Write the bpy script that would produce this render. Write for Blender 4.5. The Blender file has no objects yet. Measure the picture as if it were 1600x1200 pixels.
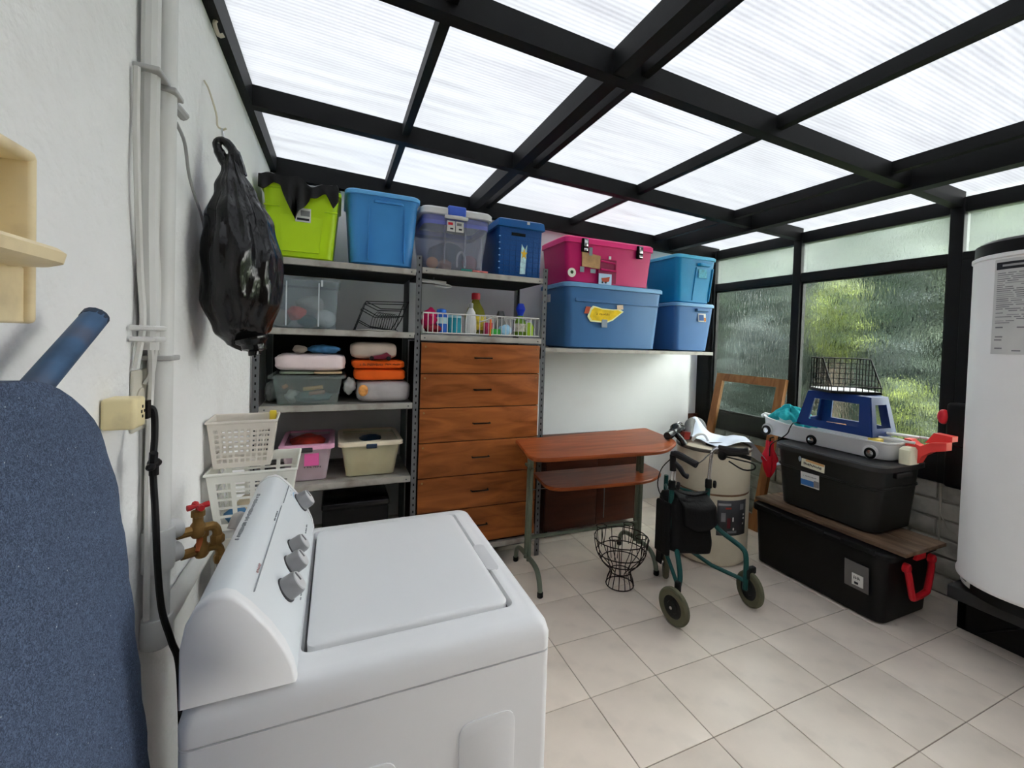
import bpy, bmesh, math, random
from mathutils import Vector, Matrix
random.seed(7)
SC = bpy.context.scene
COL = SC.collection
PI = math.pi

# ------------------------------------------------------------------ camera
cam_data = bpy.data.cameras.new('camera')
cam = bpy.data.objects.new('camera', cam_data)
COL.objects.link(cam)
R_ = Vector((0.9116295, -0.4096792, 0.0330854))
U_ = Vector((-0.0208613, 0.0342732, 0.9991948))
F_ = Vector((0.4104833, 0.9115856, -0.0226981))
m = Matrix((R_, U_, -F_)).transposed().to_4x4()
m.translation = Vector((-1.3465, -2.5823, 1.4905))
cam.matrix_world = m
cam_data.sensor_width = 36.0
cam_data.lens = 695.74 * 36.0 / 1600.0
cam_data.shift_x = (800 - 838.13) / 1600.0
cam_data.shift_y = (548.36 - 600) / 1600.0
cam_data.clip_start = 0.02
SC.camera = cam

# ------------------------------------------------------------------ overcast sky, exposure
w = bpy.data.worlds.new('overcast_sky'); SC.world = w
w.use_nodes = True
bgn = w.node_tree.nodes['Background']
bgn.inputs[0].default_value = (1.0, 0.985, 0.972, 1)
bgn.inputs[1].default_value = 4.2
SC.view_settings.view_transform = 'Standard'
SC.view_settings.look = 'None'
SC.view_settings.gamma = 1.0
SC.view_settings.use_curve_mapping = False
SC.view_settings.exposure = 1.82

# ------------------------------------------------------------------ materials
MATS = {}
def nmat(name):
    mt = bpy.data.materials.new(name); mt.use_nodes = True
    nt = mt.node_tree
    return mt, nt, nt.nodes['Principled BSDF']
def mat(name, col, rough=0.5, metal=0.0, var=0.08, vscale=8.0, bump=0.0, bscale=60.0, spec=0.3, stretch=None, dirt=None, dirt_amt=0.3, dscale=5.0, rand=0.0):
    """plain surface with slight procedural colour variation, fine relief and optional dirt patches"""
    if name in MATS: return MATS[name]
    mt, nt, b = nmat(name)
    N = nt.nodes; L = nt.links
    tc = N.new('ShaderNodeTexCoord')
    mp = N.new('ShaderNodeMapping'); L.new(tc.outputs['Object'], mp.inputs[0])
    if stretch: mp.inputs['Scale'].default_value = stretch
    no = N.new('ShaderNodeTexNoise'); no.inputs['Scale'].default_value = vscale; no.inputs['Detail'].default_value = 4
    L.new(mp.outputs[0], no.inputs['Vector'])
    cr = N.new('ShaderNodeValToRGB')
    c0 = [max(0, c * (1 - var)) for c in col]; c1 = [min(1, c * (1 + var)) for c in col]
    cr.color_ramp.elements[0].position = 0.3; cr.color_ramp.elements[1].position = 0.7
    cr.color_ramp.elements[0].color = (*c0, 1); cr.color_ramp.elements[1].color = (*c1, 1)
    L.new(no.outputs['Fac'], cr.inputs[0])
    last = cr.outputs[0]
    if dirt:
        n2 = N.new('ShaderNodeTexNoise'); n2.inputs['Scale'].default_value = dscale; n2.inputs['Detail'].default_value = 8
        L.new(tc.outputs['Object'], n2.inputs['Vector'])
        r2 = N.new('ShaderNodeValToRGB'); r2.color_ramp.elements[0].position = 0.5; r2.color_ramp.elements[1].position = 0.72
        r2.color_ramp.elements[0].color = (0, 0, 0, 1); r2.color_ramp.elements[1].color = (dirt_amt,) * 3 + (1,)
        L.new(n2.outputs['Fac'], r2.inputs[0])
        mx = N.new('ShaderNodeMixRGB'); L.new(r2.outputs[0], mx.inputs[0]); L.new(last, mx.inputs[1]); mx.inputs[2].default_value = (*dirt, 1)
        last = mx.outputs[0]
    if rand:
        oi = N.new('ShaderNodeObjectInfo'); hv = N.new('ShaderNodeHueSaturation')
        mr = N.new('ShaderNodeMapRange'); mr.inputs[3].default_value = 1 - rand; mr.inputs[4].default_value = 1 + rand
        L.new(oi.outputs['Random'], mr.inputs[0]); L.new(mr.outputs[0], hv.inputs['Value']); L.new(last, hv.inputs['Color'])
        last = hv.outputs[0]
    L.new(last, b.inputs['Base Color'])
    b.inputs['Roughness'].default_value = rough; b.inputs['Metallic'].default_value = metal
    b.inputs['Specular IOR Level'].default_value = spec
    if bump:
        n3 = N.new('ShaderNodeTexNoise'); n3.inputs['Scale'].default_value = bscale; n3.inputs['Detail'].default_value = 3
        L.new(mp.outputs[0], n3.inputs['Vector'])
        bp = N.new('ShaderNodeBump'); bp.inputs['Strength'].default_value = bump; bp.inputs['Distance'].default_value = 0.01
        L.new(n3.outputs['Fac'], bp.inputs['Height']); L.new(bp.outputs[0], b.inputs['Normal'])
    MATS[name] = mt
    return mt
def wood(name, c_dark, c_light, scale=3.0, stretch=(1, 8, 8), rough=0.45, detail=6):
    if name in MATS: return MATS[name]
    mt, nt, b = nmat(name); N = nt.nodes; L = nt.links
    tc = N.new('ShaderNodeTexCoord'); mp = N.new('ShaderNodeMapping'); mp.inputs['Scale'].default_value = stretch
    L.new(tc.outputs['Object'], mp.inputs[0])
    no = N.new('ShaderNodeTexNoise'); no.inputs['Scale'].default_value = scale; no.inputs['Detail'].default_value = detail
    no.inputs['Distortion'].default_value = 1.2
    L.new(mp.outputs[0], no.inputs['Vector'])
    cr = N.new('ShaderNodeValToRGB'); cr.color_ramp.elements[0].position = 0.3; cr.color_ramp.elements[1].position = 0.68
    cr.color_ramp.elements[0].color = (*c_dark, 1); cr.color_ramp.elements[1].color = (*c_light, 1)
    L.new(no.outputs['Fac'], cr.inputs[0]); L.new(cr.outputs[0], b.inputs['Base Color'])
    b.inputs['Roughness'].default_value = rough; b.inputs['Specular IOR Level'].default_value = .2
    MATS[name] = mt
    return mt
def clear_plastic(name, tint, opac=0.3, rough=0.25):
    """translucent storage plastic: part clear, part milky"""
    if name in MATS: return MATS[name]
    mt, nt, b = nmat(name); N = nt.nodes; L = nt.links
    b.inputs['Base Color'].default_value = (*tint, 1); b.inputs['Roughness'].default_value = rough
    tr = N.new('ShaderNodeBsdfTransparent'); tr.inputs[0].default_value = (*[0.5 + 0.5 * c for c in tint], 1)
    tl = N.new('ShaderNodeBsdfTranslucent'); tl.inputs[0].default_value = (*tint, 1)
    m1 = N.new('ShaderNodeMixShader'); m1.inputs[0].default_value = 0.45
    L.new(b.outputs[0], m1.inputs[1]); L.new(tl.outputs[0], m1.inputs[2])
    tc = N.new('ShaderNodeTexCoord'); no = N.new('ShaderNodeTexNoise'); no.inputs['Scale'].default_value = 9
    L.new(tc.outputs['Object'], no.inputs['Vector'])
    mr = N.new('ShaderNodeMapRange'); mr.inputs[3].default_value = opac * 0.8; mr.inputs[4].default_value = opac * 1.2
    L.new(no.outputs['Fac'], mr.inputs[0])
    m2 = N.new('ShaderNodeMixShader'); L.new(mr.outputs[0], m2.inputs[0])
    L.new(tr.outputs[0], m2.inputs[1]); L.new(m1.outputs[0], m2.inputs[2])
    L.new(m2.outputs[0], N['Material Output'].inputs[0])
    MATS[name] = mt
    return mt
def roof_sheet_mat():
    mt, nt, b = nmat('fluted_polycarbonate'); N = nt.nodes; L = nt.links
    tc = N.new('ShaderNodeTexCoord')
    wv = N.new('ShaderNodeTexWave'); wv.bands_direction = 'Y'; wv.inputs['Scale'].default_value = 16; wv.inputs['Distortion'].default_value = 0.15
    L.new(tc.outputs['Object'], wv.inputs['Vector'])
    mp = N.new('ShaderNodeMapping'); mp.inputs['Scale'].default_value = (0.8, 9, 1); L.new(tc.outputs['Object'], mp.inputs[0])
    no = N.new('ShaderNodeTexNoise'); no.inputs['Scale'].default_value = 2.5; no.inputs['Detail'].default_value = 6
    L.new(mp.outputs[0], no.inputs['Vector'])
    ml = N.new('ShaderNodeMath'); ml.operation = 'MULTIPLY_ADD'; ml.inputs[1].default_value = 0.45
    L.new(wv.outputs['Fac'], ml.inputs[0]); L.new(no.outputs['Fac'], ml.inputs[2])
    cr = N.new('ShaderNodeValToRGB'); cr.color_ramp.elements[0].position = 0.3; cr.color_ramp.elements[1].position = 0.95
    cr.color_ramp.elements[0].color = (0.25, 0.258, 0.27, 1); cr.color_ramp.elements[1].color = (0.335, 0.345, 0.357, 1)
    L.new(ml.outputs[0], cr.inputs[0])
    tl = N.new('ShaderNodeBsdfTranslucent'); L.new(cr.outputs[0], tl.inputs[0])
    b.inputs['Base Color'].default_value = (0.8, 0.82, 0.85, 1); b.inputs['Roughness'].default_value = 0.35
    ms = N.new('ShaderNodeMixShader'); ms.inputs[0].default_value = 0.78
    L.new(b.outputs[0], ms.inputs[1]); L.new(tl.outputs[0], ms.inputs[2])
    L.new(ms.outputs[0], N['Material Output'].inputs[0])
    return mt
def window_glass_mat(name, rough=0.07, milky=0.0, bump=0.6):
    mt, nt, b = nmat(name); N = nt.nodes; L = nt.links
    tc = N.new('ShaderNodeTexCoord'); mp = N.new('ShaderNodeMapping'); mp.inputs['Scale'].default_value = (1, 1, 0.35)
    L.new(tc.outputs['Object'], mp.inputs[0])
    no = N.new('ShaderNodeTexNoise'); no.inputs['Scale'].default_value = 55; no.inputs['Detail'].default_value = 2; no.inputs['Distortion'].default_value = 1.0
    L.new(mp.outputs[0], no.inputs['Vector'])
    bp = N.new('ShaderNodeBump'); bp.inputs['Strength'].default_value = bump; bp.inputs['Distance'].default_value = 0.012
    L.new(no.outputs['Fac'], bp.inputs['Height'])
    rf = N.new('ShaderNodeBsdfRefraction'); rf.inputs['Color'].default_value = (0.88, 0.92, 0.90, 1)
    rf.inputs['Roughness'].default_value = rough; rf.inputs['IOR'].default_value = 1.12; L.new(bp.outputs[0], rf.inputs['Normal'])
    tl = N.new('ShaderNodeBsdfTranslucent'); tl.inputs[0].default_value = (0.72, 0.8, 0.78, 1)
    gl = N.new('ShaderNodeBsdfGlossy'); gl.inputs['Roughness'].default_value = 0.25; L.new(bp.outputs[0], gl.inputs['Normal'])
    m1 = N.new('ShaderNodeMixShader'); m1.inputs[0].default_value = milky
    L.new(rf.outputs[0], m1.inputs[1]); L.new(tl.outputs[0], m1.inputs[2])
    fr = N.new('ShaderNodeFresnel'); fr.inputs[0].default_value = 1.22; L.new(bp.outputs[0], fr.inputs['Normal'])
    m2 = N.new('ShaderNodeMixShader'); L.new(fr.outputs[0], m2.inputs[0])
    L.new(m1.outputs[0], m2.inputs[1]); L.new(gl.outputs[0], m2.inputs[2])
    L.new(m2.outputs[0], N['Material Output'].inputs[0])
    return mt

def srgb(r, g, b):
    f = lambda c: (c / 255 / 12.92) if c / 255 <= 0.04045 else ((c / 255 + 0.055) / 1.055) ** 2.4
    return tuple(min(.88, 1.4 * f(c)) for c in (r, g, b))      # photographed colour to surface albedo

# ------------------------------------------------------------------ mesh builder
LOC = {}
class MB:
    def __init__(s): s.v = []; s.f = []
    def add(s, vs, fs):
        o = len(s.v); s.v += [tuple(p) for p in vs]; s.f += [tuple(i + o for i in f) for f in fs]; return s
    def box(s, x0, x1, y0, y1, z0, z1, bv=0.0):
        if bv <= 0:
            s.add([(x0, y0, z0), (x1, y0, z0), (x1, y1, z0), (x0, y1, z0), (x0, y0, z1), (x1, y0, z1), (x1, y1, z1), (x0, y1, z1)],
                  [(0, 3, 2, 1), (4, 5, 6, 7), (0, 1, 5, 4), (1, 2, 6, 5), (2, 3, 7, 6), (3, 0, 4, 7)]); return s
        cx, cy = (x0 + x1) / 2, (y0 + y1) / 2; hx, hy = (x1 - x0) / 2, (y1 - y0) / 2
        b = min(bv, hx * .98, hy * .98, (z1 - z0) * .49)
        rings = []
        for k in range(4):
            a = k / 3 * PI / 2
            rings.append(rr(cx, cy, hx - b * (1 - math.sin(a)), hy - b * (1 - math.sin(a)), b * max(.05, math.sin(a)), z0 + b * (1 - math.cos(a)), 3))
        for k in range(4):
            a = k / 3 * PI / 2
            rings.append(rr(cx, cy, hx - b * (1 - math.cos(a)), hy - b * (1 - math.cos(a)), b * max(.05, math.cos(a)), z1 - b + b * math.sin(a), 3))
        return s.loft(rings)
    def obox(s, c, ax, ay, az, hx, hy, hz):
        c = Vector(c); ax = Vector(ax).normalized() * hx; ay = Vector(ay).normalized() * hy; az = Vector(az).normalized() * hz
        P = [c + i * ax + j * ay + k * az for k in (-1, 1) for i, j in ((-1, -1), (1, -1), (1, 1), (-1, 1))]
        s.add(P, [(0, 3, 2, 1), (4, 5, 6, 7), (0, 1, 5, 4), (1, 2, 6, 5), (2, 3, 7, 6), (3, 0, 4, 7)]); return s
    def loft(s, rings, cap0=True, cap1=True, close=True):
        n = len(rings[0]); vs = [p for r in rings for p in r]; fs = []
        for i in range(len(rings) - 1):
            for j in range(n if close else n - 1):
                a = i * n + j; b = i * n + (j + 1) % n
                fs.append((a, b, b + n, a + n))
        if cap0: fs.append(tuple(reversed(range(n))))
        if cap1: fs.append(tuple(range((len(rings) - 1) * n, len(rings) * n)))
        return s.add(vs, fs)
    def tube(s, pts, r, n=8, closed=False, smooth=0, caps=True):
        P = [Vector(p) for p in pts]
        if smooth: P = catmull(P, smooth, closed)
        m_ = len(P); rs = r if isinstance(r, (list, tuple)) else None
        T = []
        for i in range(m_):
            a = P[(i - 1) % m_] if (closed or i > 0) else P[i]; b = P[(i + 1) % m_] if (closed or i < m_ - 1) else P[i]
            t = (b - a); T.append(t.normalized() if t.length > 1e-9 else Vector((0, 0, 1)))
        up = Vector((0, 0, 1)) if abs(T[0].z) < .9 else Vector((1, 0, 0))
        nrm = (up - T[0] * up.dot(T[0])).normalized(); rings = []
        for i in range(m_):
            nrm = (nrm - T[i] * nrm.dot(T[i]))
            nrm = nrm.normalized() if nrm.length > 1e-6 else T[i].orthogonal().normalized()
            bn = T[i].cross(nrm)
            rad = r if rs is None else rs[min(len(rs) - 1, int(round(i * (len(rs) - 1) / max(1, m_ - 1))))]
            rings.append([P[i] + nrm * math.cos(2 * PI * k / n) * rad + bn * math.sin(2 * PI * k / n) * rad for k in range(n)])
        if closed:
            rings.append(rings[0]); return s.loft(rings, False, False)
        return s.loft(rings, caps, caps)
    def lathe(s, prof, c=(0, 0, 0), n=24, axis=(0, 0, 1), a0=0, a1=2 * PI, caps=True):
        c = Vector(c); az = Vector(axis).normalized(); ax = az.orthogonal().normalized(); ay = az.cross(ax)
        if abs(az.z) > .99: ax, ay = Vector((1, 0, 0)), Vector((0, az.z, 0))
        full = abs(a1 - a0 - 2 * PI) < 1e-6; rings = []
        for r, z in prof:
            rings.append([c + az * z + (ax * math.cos(a0 + (a1 - a0) * k / n) + ay * math.sin(a0 + (a1 - a0) * k / n)) * r for k in range(n if full else n + 1)])
        return s.loft(rings, caps and full and prof[0][0] > 1e-4, caps and full and prof[-1][0] > 1e-4, full)
    def prism(s, poly, axis, d0, d1):
        """polygon given in the two other axes, extruded along axis from d0 to d1"""
        def P(p, d):
            return {'x': (d, p[0], p[1]), 'y': (p[0], d, p[1]), 'z': (p[0], p[1], d)}[axis]
        n = len(poly); vs = [P(p, d0) for p in poly] + [P(p, d1) for p in poly]
        fs = [tuple(range(n))[::-1], tuple(range(n, 2 * n))] + [(i, (i + 1) % n, (i + 1) % n + n, i + n) for i in range(n)]
        return s.add(vs, fs)
    def grid(s, fn, nu, nv, wrap=False):
        vs = [fn(i / nu, j / nv) for j in range(nv + 1) for i in range(nu if wrap else nu + 1)]
        m_ = nu if wrap else nu + 1; fs = []
        for j in range(nv):
            for i in range(nu):
                fs.append((j * m_ + i, j * m_ + (i + 1) % m_, (j + 1) * m_ + (i + 1) % m_, (j + 1) * m_ + i))
        return s.add(vs, fs)
    def ball(s, c, rx, ry, rz, n=14, m_=9, fn=None):
        def g(u, v):
            th = u * 2 * PI; ph = -PI / 2 + v * PI
            d = Vector((math.cos(ph) * math.cos(th), math.cos(ph) * math.sin(th), math.sin(ph)))
            k = fn(d) if fn else 1.0
            return (c[0] + d.x * rx * k, c[1] + d.y * ry * k, c[2] + d.z * rz * k)
        return s.grid(g, n, m_, True)
    def build(s, name, material, parent=None, smooth=35, solid=0.0, kind=None):
        me = bpy.data.meshes.new(name)
        off = Vector(LOC.get(parent.name, (0, 0, 0))) if parent else Vector((0, 0, 0))
        me.from_pydata([tuple(Vector(p) - off) for p in s.v], [], s.f)
        bm = bmesh.new(); bm.from_mesh(me)
        bmesh.ops.remove_doubles(bm, verts=bm.verts, dist=1e-6)
        bmesh.ops.recalc_face_normals(bm, faces=bm.faces)
        bm.to_mesh(me); bm.free()
        me.validate()
        if smooth:
            me.shade_smooth(); me.set_sharp_from_angle(angle=math.radians(smooth))
        me.materials.append(material)
        o = bpy.data.objects.new(name, me); COL.objects.link(o)
        if parent:
            o.parent = parent; LOC[o.name] = tuple(off)
        if solid:
            md = o.modifiers.new('thickness', 'SOLIDIFY'); md.thickness = solid; md.offset = 0
        if kind: o['kind'] = kind
        return o
def catmull(P, k, closed=False):
    out = []; n = len(P)
    for i in range(n if closed else n - 1):
        p0 = P[(i - 1) % n] if (closed or i > 0) else P[i] * 2 - P[i + 1]
        p1 = P[i]; p2 = P[(i + 1) % n]
        p3 = P[(i + 2) % n] if (closed or i < n - 2) else p2 * 2 - p1
        for j in range(k):
            t = j / k
            out.append(0.5 * ((2 * p1) + (p2 - p0) * t + (2 * p0 - 5 * p1 + 4 * p2 - p3) * t * t + (3 * p1 - p0 - 3 * p2 + p3) * t ** 3))
    if not closed: out.append(P[-1])
    return out
def rr(cx, cy, hx, hy, r, z, n=4):
    """rounded rectangle ring"""
    r = min(r, hx * .999, hy * .999); out = []
    for q, (sx, sy) in enumerate(((1, 1), (-1, 1), (-1, -1), (1, -1))):
        for k in range(n + 1):
            a = q * PI / 2 + k / n * PI / 2
            out.append((cx + sx * (hx - r) + r * math.cos(a), cy + sy * (hy - r) + r * math.sin(a), z))
    return out
def smooth_poly(P, rads, n=5):
    """round the corners of a plan polygon"""
    out = []; m_ = len(P)
    for i in range(m_):
        p = Vector(P[i]); a = (Vector(P[i - 1]) - p); b = (Vector(P[(i + 1) % m_]) - p); r = min(rads[i], a.length * .45, b.length * .45)
        s, e = p + a.normalized() * r, p + b.normalized() * r
        for k in range(n + 1):
            t_ = k / n; out.append(tuple((s * (1 - t_) ** 2 + p * 2 * t_ * (1 - t_) + e * t_ ** 2)))
    return out
def thing(name, label, cat, loc, group=None, local=False, rotz=0):
    o = bpy.data.objects.new(name, None); COL.objects.link(o)
    o.empty_display_size = 0.05
    o.location = loc; o.rotation_euler = (0, 0, rotz)
    LOC[o.name] = (0, 0, 0) if local else tuple(loc)
    return tag(o, label, cat, group)
def tag(o, label, cat, group=None):
    o['label'] = label; o['category'] = cat
    if group: o['group'] = group
    return o
def struct(o): o['kind'] = 'structure'; return o
def sroot(name, loc=(0, 0, 0)):
    o = bpy.data.objects.new(name, None); COL.objects.link(o); o.empty_display_size = .05; o.location = loc; LOC[o.name] = tuple(loc)
    return struct(o)
def copy_tree(o, parent=None):
    c = o.copy(); COL.objects.link(c); c.parent = parent
    for ch in list(o.children): copy_tree(ch, c)
    return c
def wob(p, f, a, seed=0):
    """smooth pseudo-random displacement"""
    x, y, z = p
    return a * (math.sin(x * f + 1.3 * seed) * math.cos(y * f * 1.17 + 2.1 * seed) + 0.6 * math.sin(z * f * 1.31 + x * f * .7 + seed) + .4 * math.sin((x + y - z) * f * 2.3 + seed * 3.1))

# ------------------------------------------------------------------ room dimensions (m)
XL, XR, YB, YF = -1.76, 2.12, 0.86, -4.3
SLOPE = -0.0396
def zr(x): return 2.54 + SLOPE * (x + 1.76)      # underside of rafters
BLACK = mat('black_painted_steel', (0.006, 0.0065, 0.007), 0.55, var=0.25, vscale=5, bump=0.03, spec=0.18)
WHITE_WALL = mat('white_plaster', (0.87, 0.868, 0.86), 0.85, var=0.02, vscale=2, bump=0.55, bscale=32, dirt=(0.55, 0.52, 0.48), dirt_amt=0.14, dscale=3)
SMOOTH_WALL = mat('white_back_wall', (0.80, 0.80, 0.805), 0.8, var=0.02, vscale=2, bump=0.04, bscale=80, dirt=(0.5, 0.49, 0.47), dirt_amt=0.12, dscale=4)

# floor: grout bed with every tile a piece of its own
TS = 0.34
floor = struct(MB().box(XL - .1, XR + .1, YF - .1, YB + .2, -.06, -.0035).build('floor', mat('grout', (0.30, 0.25, 0.21), .9), smooth=0))
TILE = mat('cream_ceramic_tile', (0.76, 0.665, 0.575), 0.36, var=0.05, vscale=5, rand=0.035, dirt=(0.42, 0.37, 0.32), dirt_amt=0.25, dscale=7)
full_tile = None
for i in range(-6, 8):
    for j in range(-3, 14):
        x0, x1 = i * TS + .0018, (i + 1) * TS - .0018
        y0, y1 = -(j + 1) * TS + .0018, -j * TS - .0018
        cx0, cx1, cy0, cy1 = max(x0, XL), min(x1, XR), max(y0, YF), min(y1, YB)
        if cx1 - cx0 < .02 or cy1 - cy0 < .02: continue
        whole = (cx0, cx1, cy0, cy1) == (x0, x1, y0, y1)
        if whole and full_tile:
            t = full_tile.copy(); COL.objects.link(t); t.location = (x0, y0, 0)
        else:
            t = MB().box(0, cx1 - cx0, 0, cy1 - cy0, -.008, 0, .0015).build('tile', TILE, smooth=40)
            t.location = (cx0, cy0, 0)
            if whole: full_tile = t
        t.parent = floor

# walls
struct(MB().box(XL - .15, XL, YF - .1, YB + .3, -.06, 2.66).build('wall_left', WHITE_WALL, smooth=0))
wb = struct(MB().prism([(XL, -.06), (1.90, -.06), (1.90, zr(1.90) + .09), (XL, zr(XL) + .09)], 'y', YB, YB + .12).build('wall_back', SMOOTH_WALL, smooth=0))
MB().box(1.90, XR + .1, YB + .08, YB + .2, -.06, 2.5).build('return', SMOOTH_WALL, wb, smooth=0)
struct(MB().box(XL, XR + .2, YF - .1, YF, -.06, 2.66).build('wall_front', mat('dark_unseen_wall', (.16, .11, .08), .9, var=.2), smooth=0))  # unseen wall behind the camera, coloured dark to cut light from behind
wr = struct(MB().box(XR + .02, XR + .14, YF, YB + .2, -.06, .69).build('wall_right', mat('mortar', (0.38, 0.36, 0.31), .9, var=.15), smooth=0))
BRICK = mat('whitewashed_brick', (0.48, 0.46, 0.40), 0.85, var=.16, vscale=9, bump=.5, bscale=30, rand=.12, dirt=(.16, .13, .1), dirt_amt=.7, dscale=6)
bz = 0.0; row = 0
while bz < .68:
    y = YB - (0.0 if row % 2 else .14)
    while y > -2.0:
        o = MB().box(XR - .004 + random.uniform(0, .006), XR + .03, y - .268, y, bz + .008, min(bz + .108, .688), .006).build('brick', BRICK, wr, smooth=40)
        y -= .28
    bz += .115; row += 1
pg = MB().tube([(XR - .012, -1.115, .69), (XR - .012, -1.118, .30)], .006, 6); pg.tube([(XR - .012, -1.12, .5), (XR - .02, -1.16, .42), (XR - .012, -1.2, .40)], .004, 5, smooth=4)
pg.build('wall_cable', mat('old_cable', (.45, .43, .36), .6), wr)

# window wall: black steel posts and rails with one pane per opening
GLASS = window_glass_mat('rain_textured_glass')
GLASS2 = window_glass_mat('frosted_upper_glass', 0.25, 0.08, 0.3)
def clear_glass_mat():
    mt, nt, b = nmat('clear_fill_glass'); N = nt.nodes; L = nt.links
    tr = N.new('ShaderNodeBsdfTransparent'); tr.inputs[0].default_value = (.95, .95, .94, 1)
    gl = N.new('ShaderNodeBsdfGlossy'); gl.inputs['Roughness'].default_value = .03
    fr = N.new('ShaderNodeFresnel'); fr.inputs[0].default_value = 1.45
    ms = N.new('ShaderNodeMixShader'); L.new(fr.outputs[0], ms.inputs[0]); L.new(tr.outputs[0], ms.inputs[1]); L.new(gl.outputs[0], ms.inputs[2])
    L.new(ms.outputs[0], N['Material Output'].inputs[0]); return mt
CLEAR_FILL = clear_glass_mat()
posts = [0.80, -0.10, -1.13, -2.18, -3.23, -4.26]
tn = 1
for y in posts:
    struct(MB().box(XR - .03, XR + .045, y - .035, y + .035, .69, 2.44, .004).build('trim_%d' % tn, BLACK)); tn += 1
o = MB().box(XR - .02, XR + .05, YF, YB + .08, .69, .86, .004); struct(o.build('trim_%d' % tn, BLACK)); tn += 1
o = MB().box(XR - .02, XR + .05, YF, YB + .08, 2.045, 2.115, .004); struct(o.build('trim_%d' % tn, BLACK)); tn += 1
o = MB().box(XR - .02, XR + .06, YF, YB + .08, zr(XR) - .03, zr(XR) + .06, .004); struct(o.build('trim_%d' % tn, BLACK)); tn += 1
# second jamb beside the third post
struct(MB().box(XR - .045, XR + .03, -1.30, -1.17, .69, 2.06, .004).build('trim_%d' % tn, BLACK)); tn += 1
struct(MB().box(XR - .05, XR + .05, .79, .945, .69, 2.42, .004).build('trim_%d' % tn, BLACK)); tn += 1
for k in range(4):
    a, b = posts[k + 1] + .035, posts[k] - .035
    zb = .86
    wn = sroot('window_%d' % (k + 1), (XR, (a + b) / 2, zb))
    f = MB()
    for q in ((a, a + .014, zb, 2.045), (b - .014, b, zb, 2.045)): f.box(XR - .008, XR + .028, q[0], q[1], q[2], q[3])
    f.box(XR - .008, XR + .028, a, b, zb, zb + .016); f.box(XR - .008, XR + .028, a, b, 2.03, 2.045)
    f.build('glazing_bead', BLACK, wn, smooth=0)
    MB().box(XR + .005, XR + .011, a, b, zb, 2.045).build('pane', GLASS if k < 2 else CLEAR_FILL, wn, smooth=0)  # unseen bays are glazed clear to let in added fill light
    MB().box(XR + .005, XR + .011, a, b, 2.115, zr(XR) - .03).build('pane', GLASS2 if k < 3 else CLEAR_FILL, wn, smooth=0)

struct(MB().box(XR - .01, XR + .1, YF, -3.23, .69, 2.44).build('wall_side_blocker', SMOOTH_WALL, smooth=0))  # unseen end bay closed with an added wall to cut side light
# roof: rafters, purlins, translucent sheets
roof = sroot('ceiling', (0, -1.5, 2.45))
def sloped(x0, x1, y0, y1, d0, d1, name, material):
    mb = MB(); mb.add([(x, y, zr(x) + d) for d in (d0, d1) for x, y in ((x0, y0), (x1, y0), (x1, y1), (x0, y1))],
                      [(0, 3, 2, 1), (4, 5, 6, 7), (0, 1, 5, 4), (1, 2, 6, 5), (2, 3, 7, 6), (3, 0, 4, 7)])
    return mb.build(name, material, roof, smooth=0)
RAFT = [-0.10, -1.13, -2.18, -3.23]
for y in RAFT: sloped(XL, XR, y - .025, y + .03, 0, .095, 'rafter', BLACK)
sloped(XL, XR + .05, YB - .06, YB, -.03, .095, 'rafter', BLACK)
sloped(XL, XL + .035, YF, YB, .0, .10, 'wall_plate', BLACK)
for x, wd, d0 in ((-1.035, .036, .035), (-.40, .06, .005), (-.285, .034, .035), (.47, .036, .035), (1.36, .034, .035), (1.555, .065, -.02)):
    sloped(x - wd / 2, x + wd / 2, YF, YB, d0, .094, 'purlin', BLACK)
SHEET = roof_sheet_mat()
ys = [YB] + RAFT + [YF]
for a, b in ((XL, -.34), (-.34, .47), (.47, 1.36), (1.36, XR + .25)):
    for q in range(len(ys) - 1):
        sloped(a, b - .002, ys[q + 1], ys[q] - .002, .097, .103, 'roof_sheet', SHEET)

# ================================================================== objects
STEEL = mat('grey_slotted_steel', (.15, .155, .16), .5, .3, var=.15, bump=.05)
SHELF = mat('worn_cream_shelf_steel', (.42, .40, .36), .5, .1, var=.12, dirt=(.15, .11, .08), dirt_amt=.7, dscale=9)
DARK = mat('dark_hole', (.004, .004, .004), .9)
BLK = mat('matt_black_plastic', (.006, .006, .0065), .5, var=.2, spec=.18)
BLK_G = mat('glossy_black_plastic', (.006, .006, .007), .25, var=.2, spec=.3)
CHROME = mat('chrome', (.6, .6, .6), .2, 1.0, var=.03)
PAPER = mat('white_paper', (.72, .71, .68), .8, var=.05, vscale=30)
INK = mat('black_ink', (.02, .02, .025), .8)
INKGREY = mat('grey_ink', (.22, .22, .23), .8)
WHITE_P = mat('white_plastic', (.74, .74, .73), .4, var=.03, dirt=(.5, .48, .43), dirt_amt=.25)
OFFWHITE = mat('aged_white_plastic', (.60, .57, .50), .45, var=.06)

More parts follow.
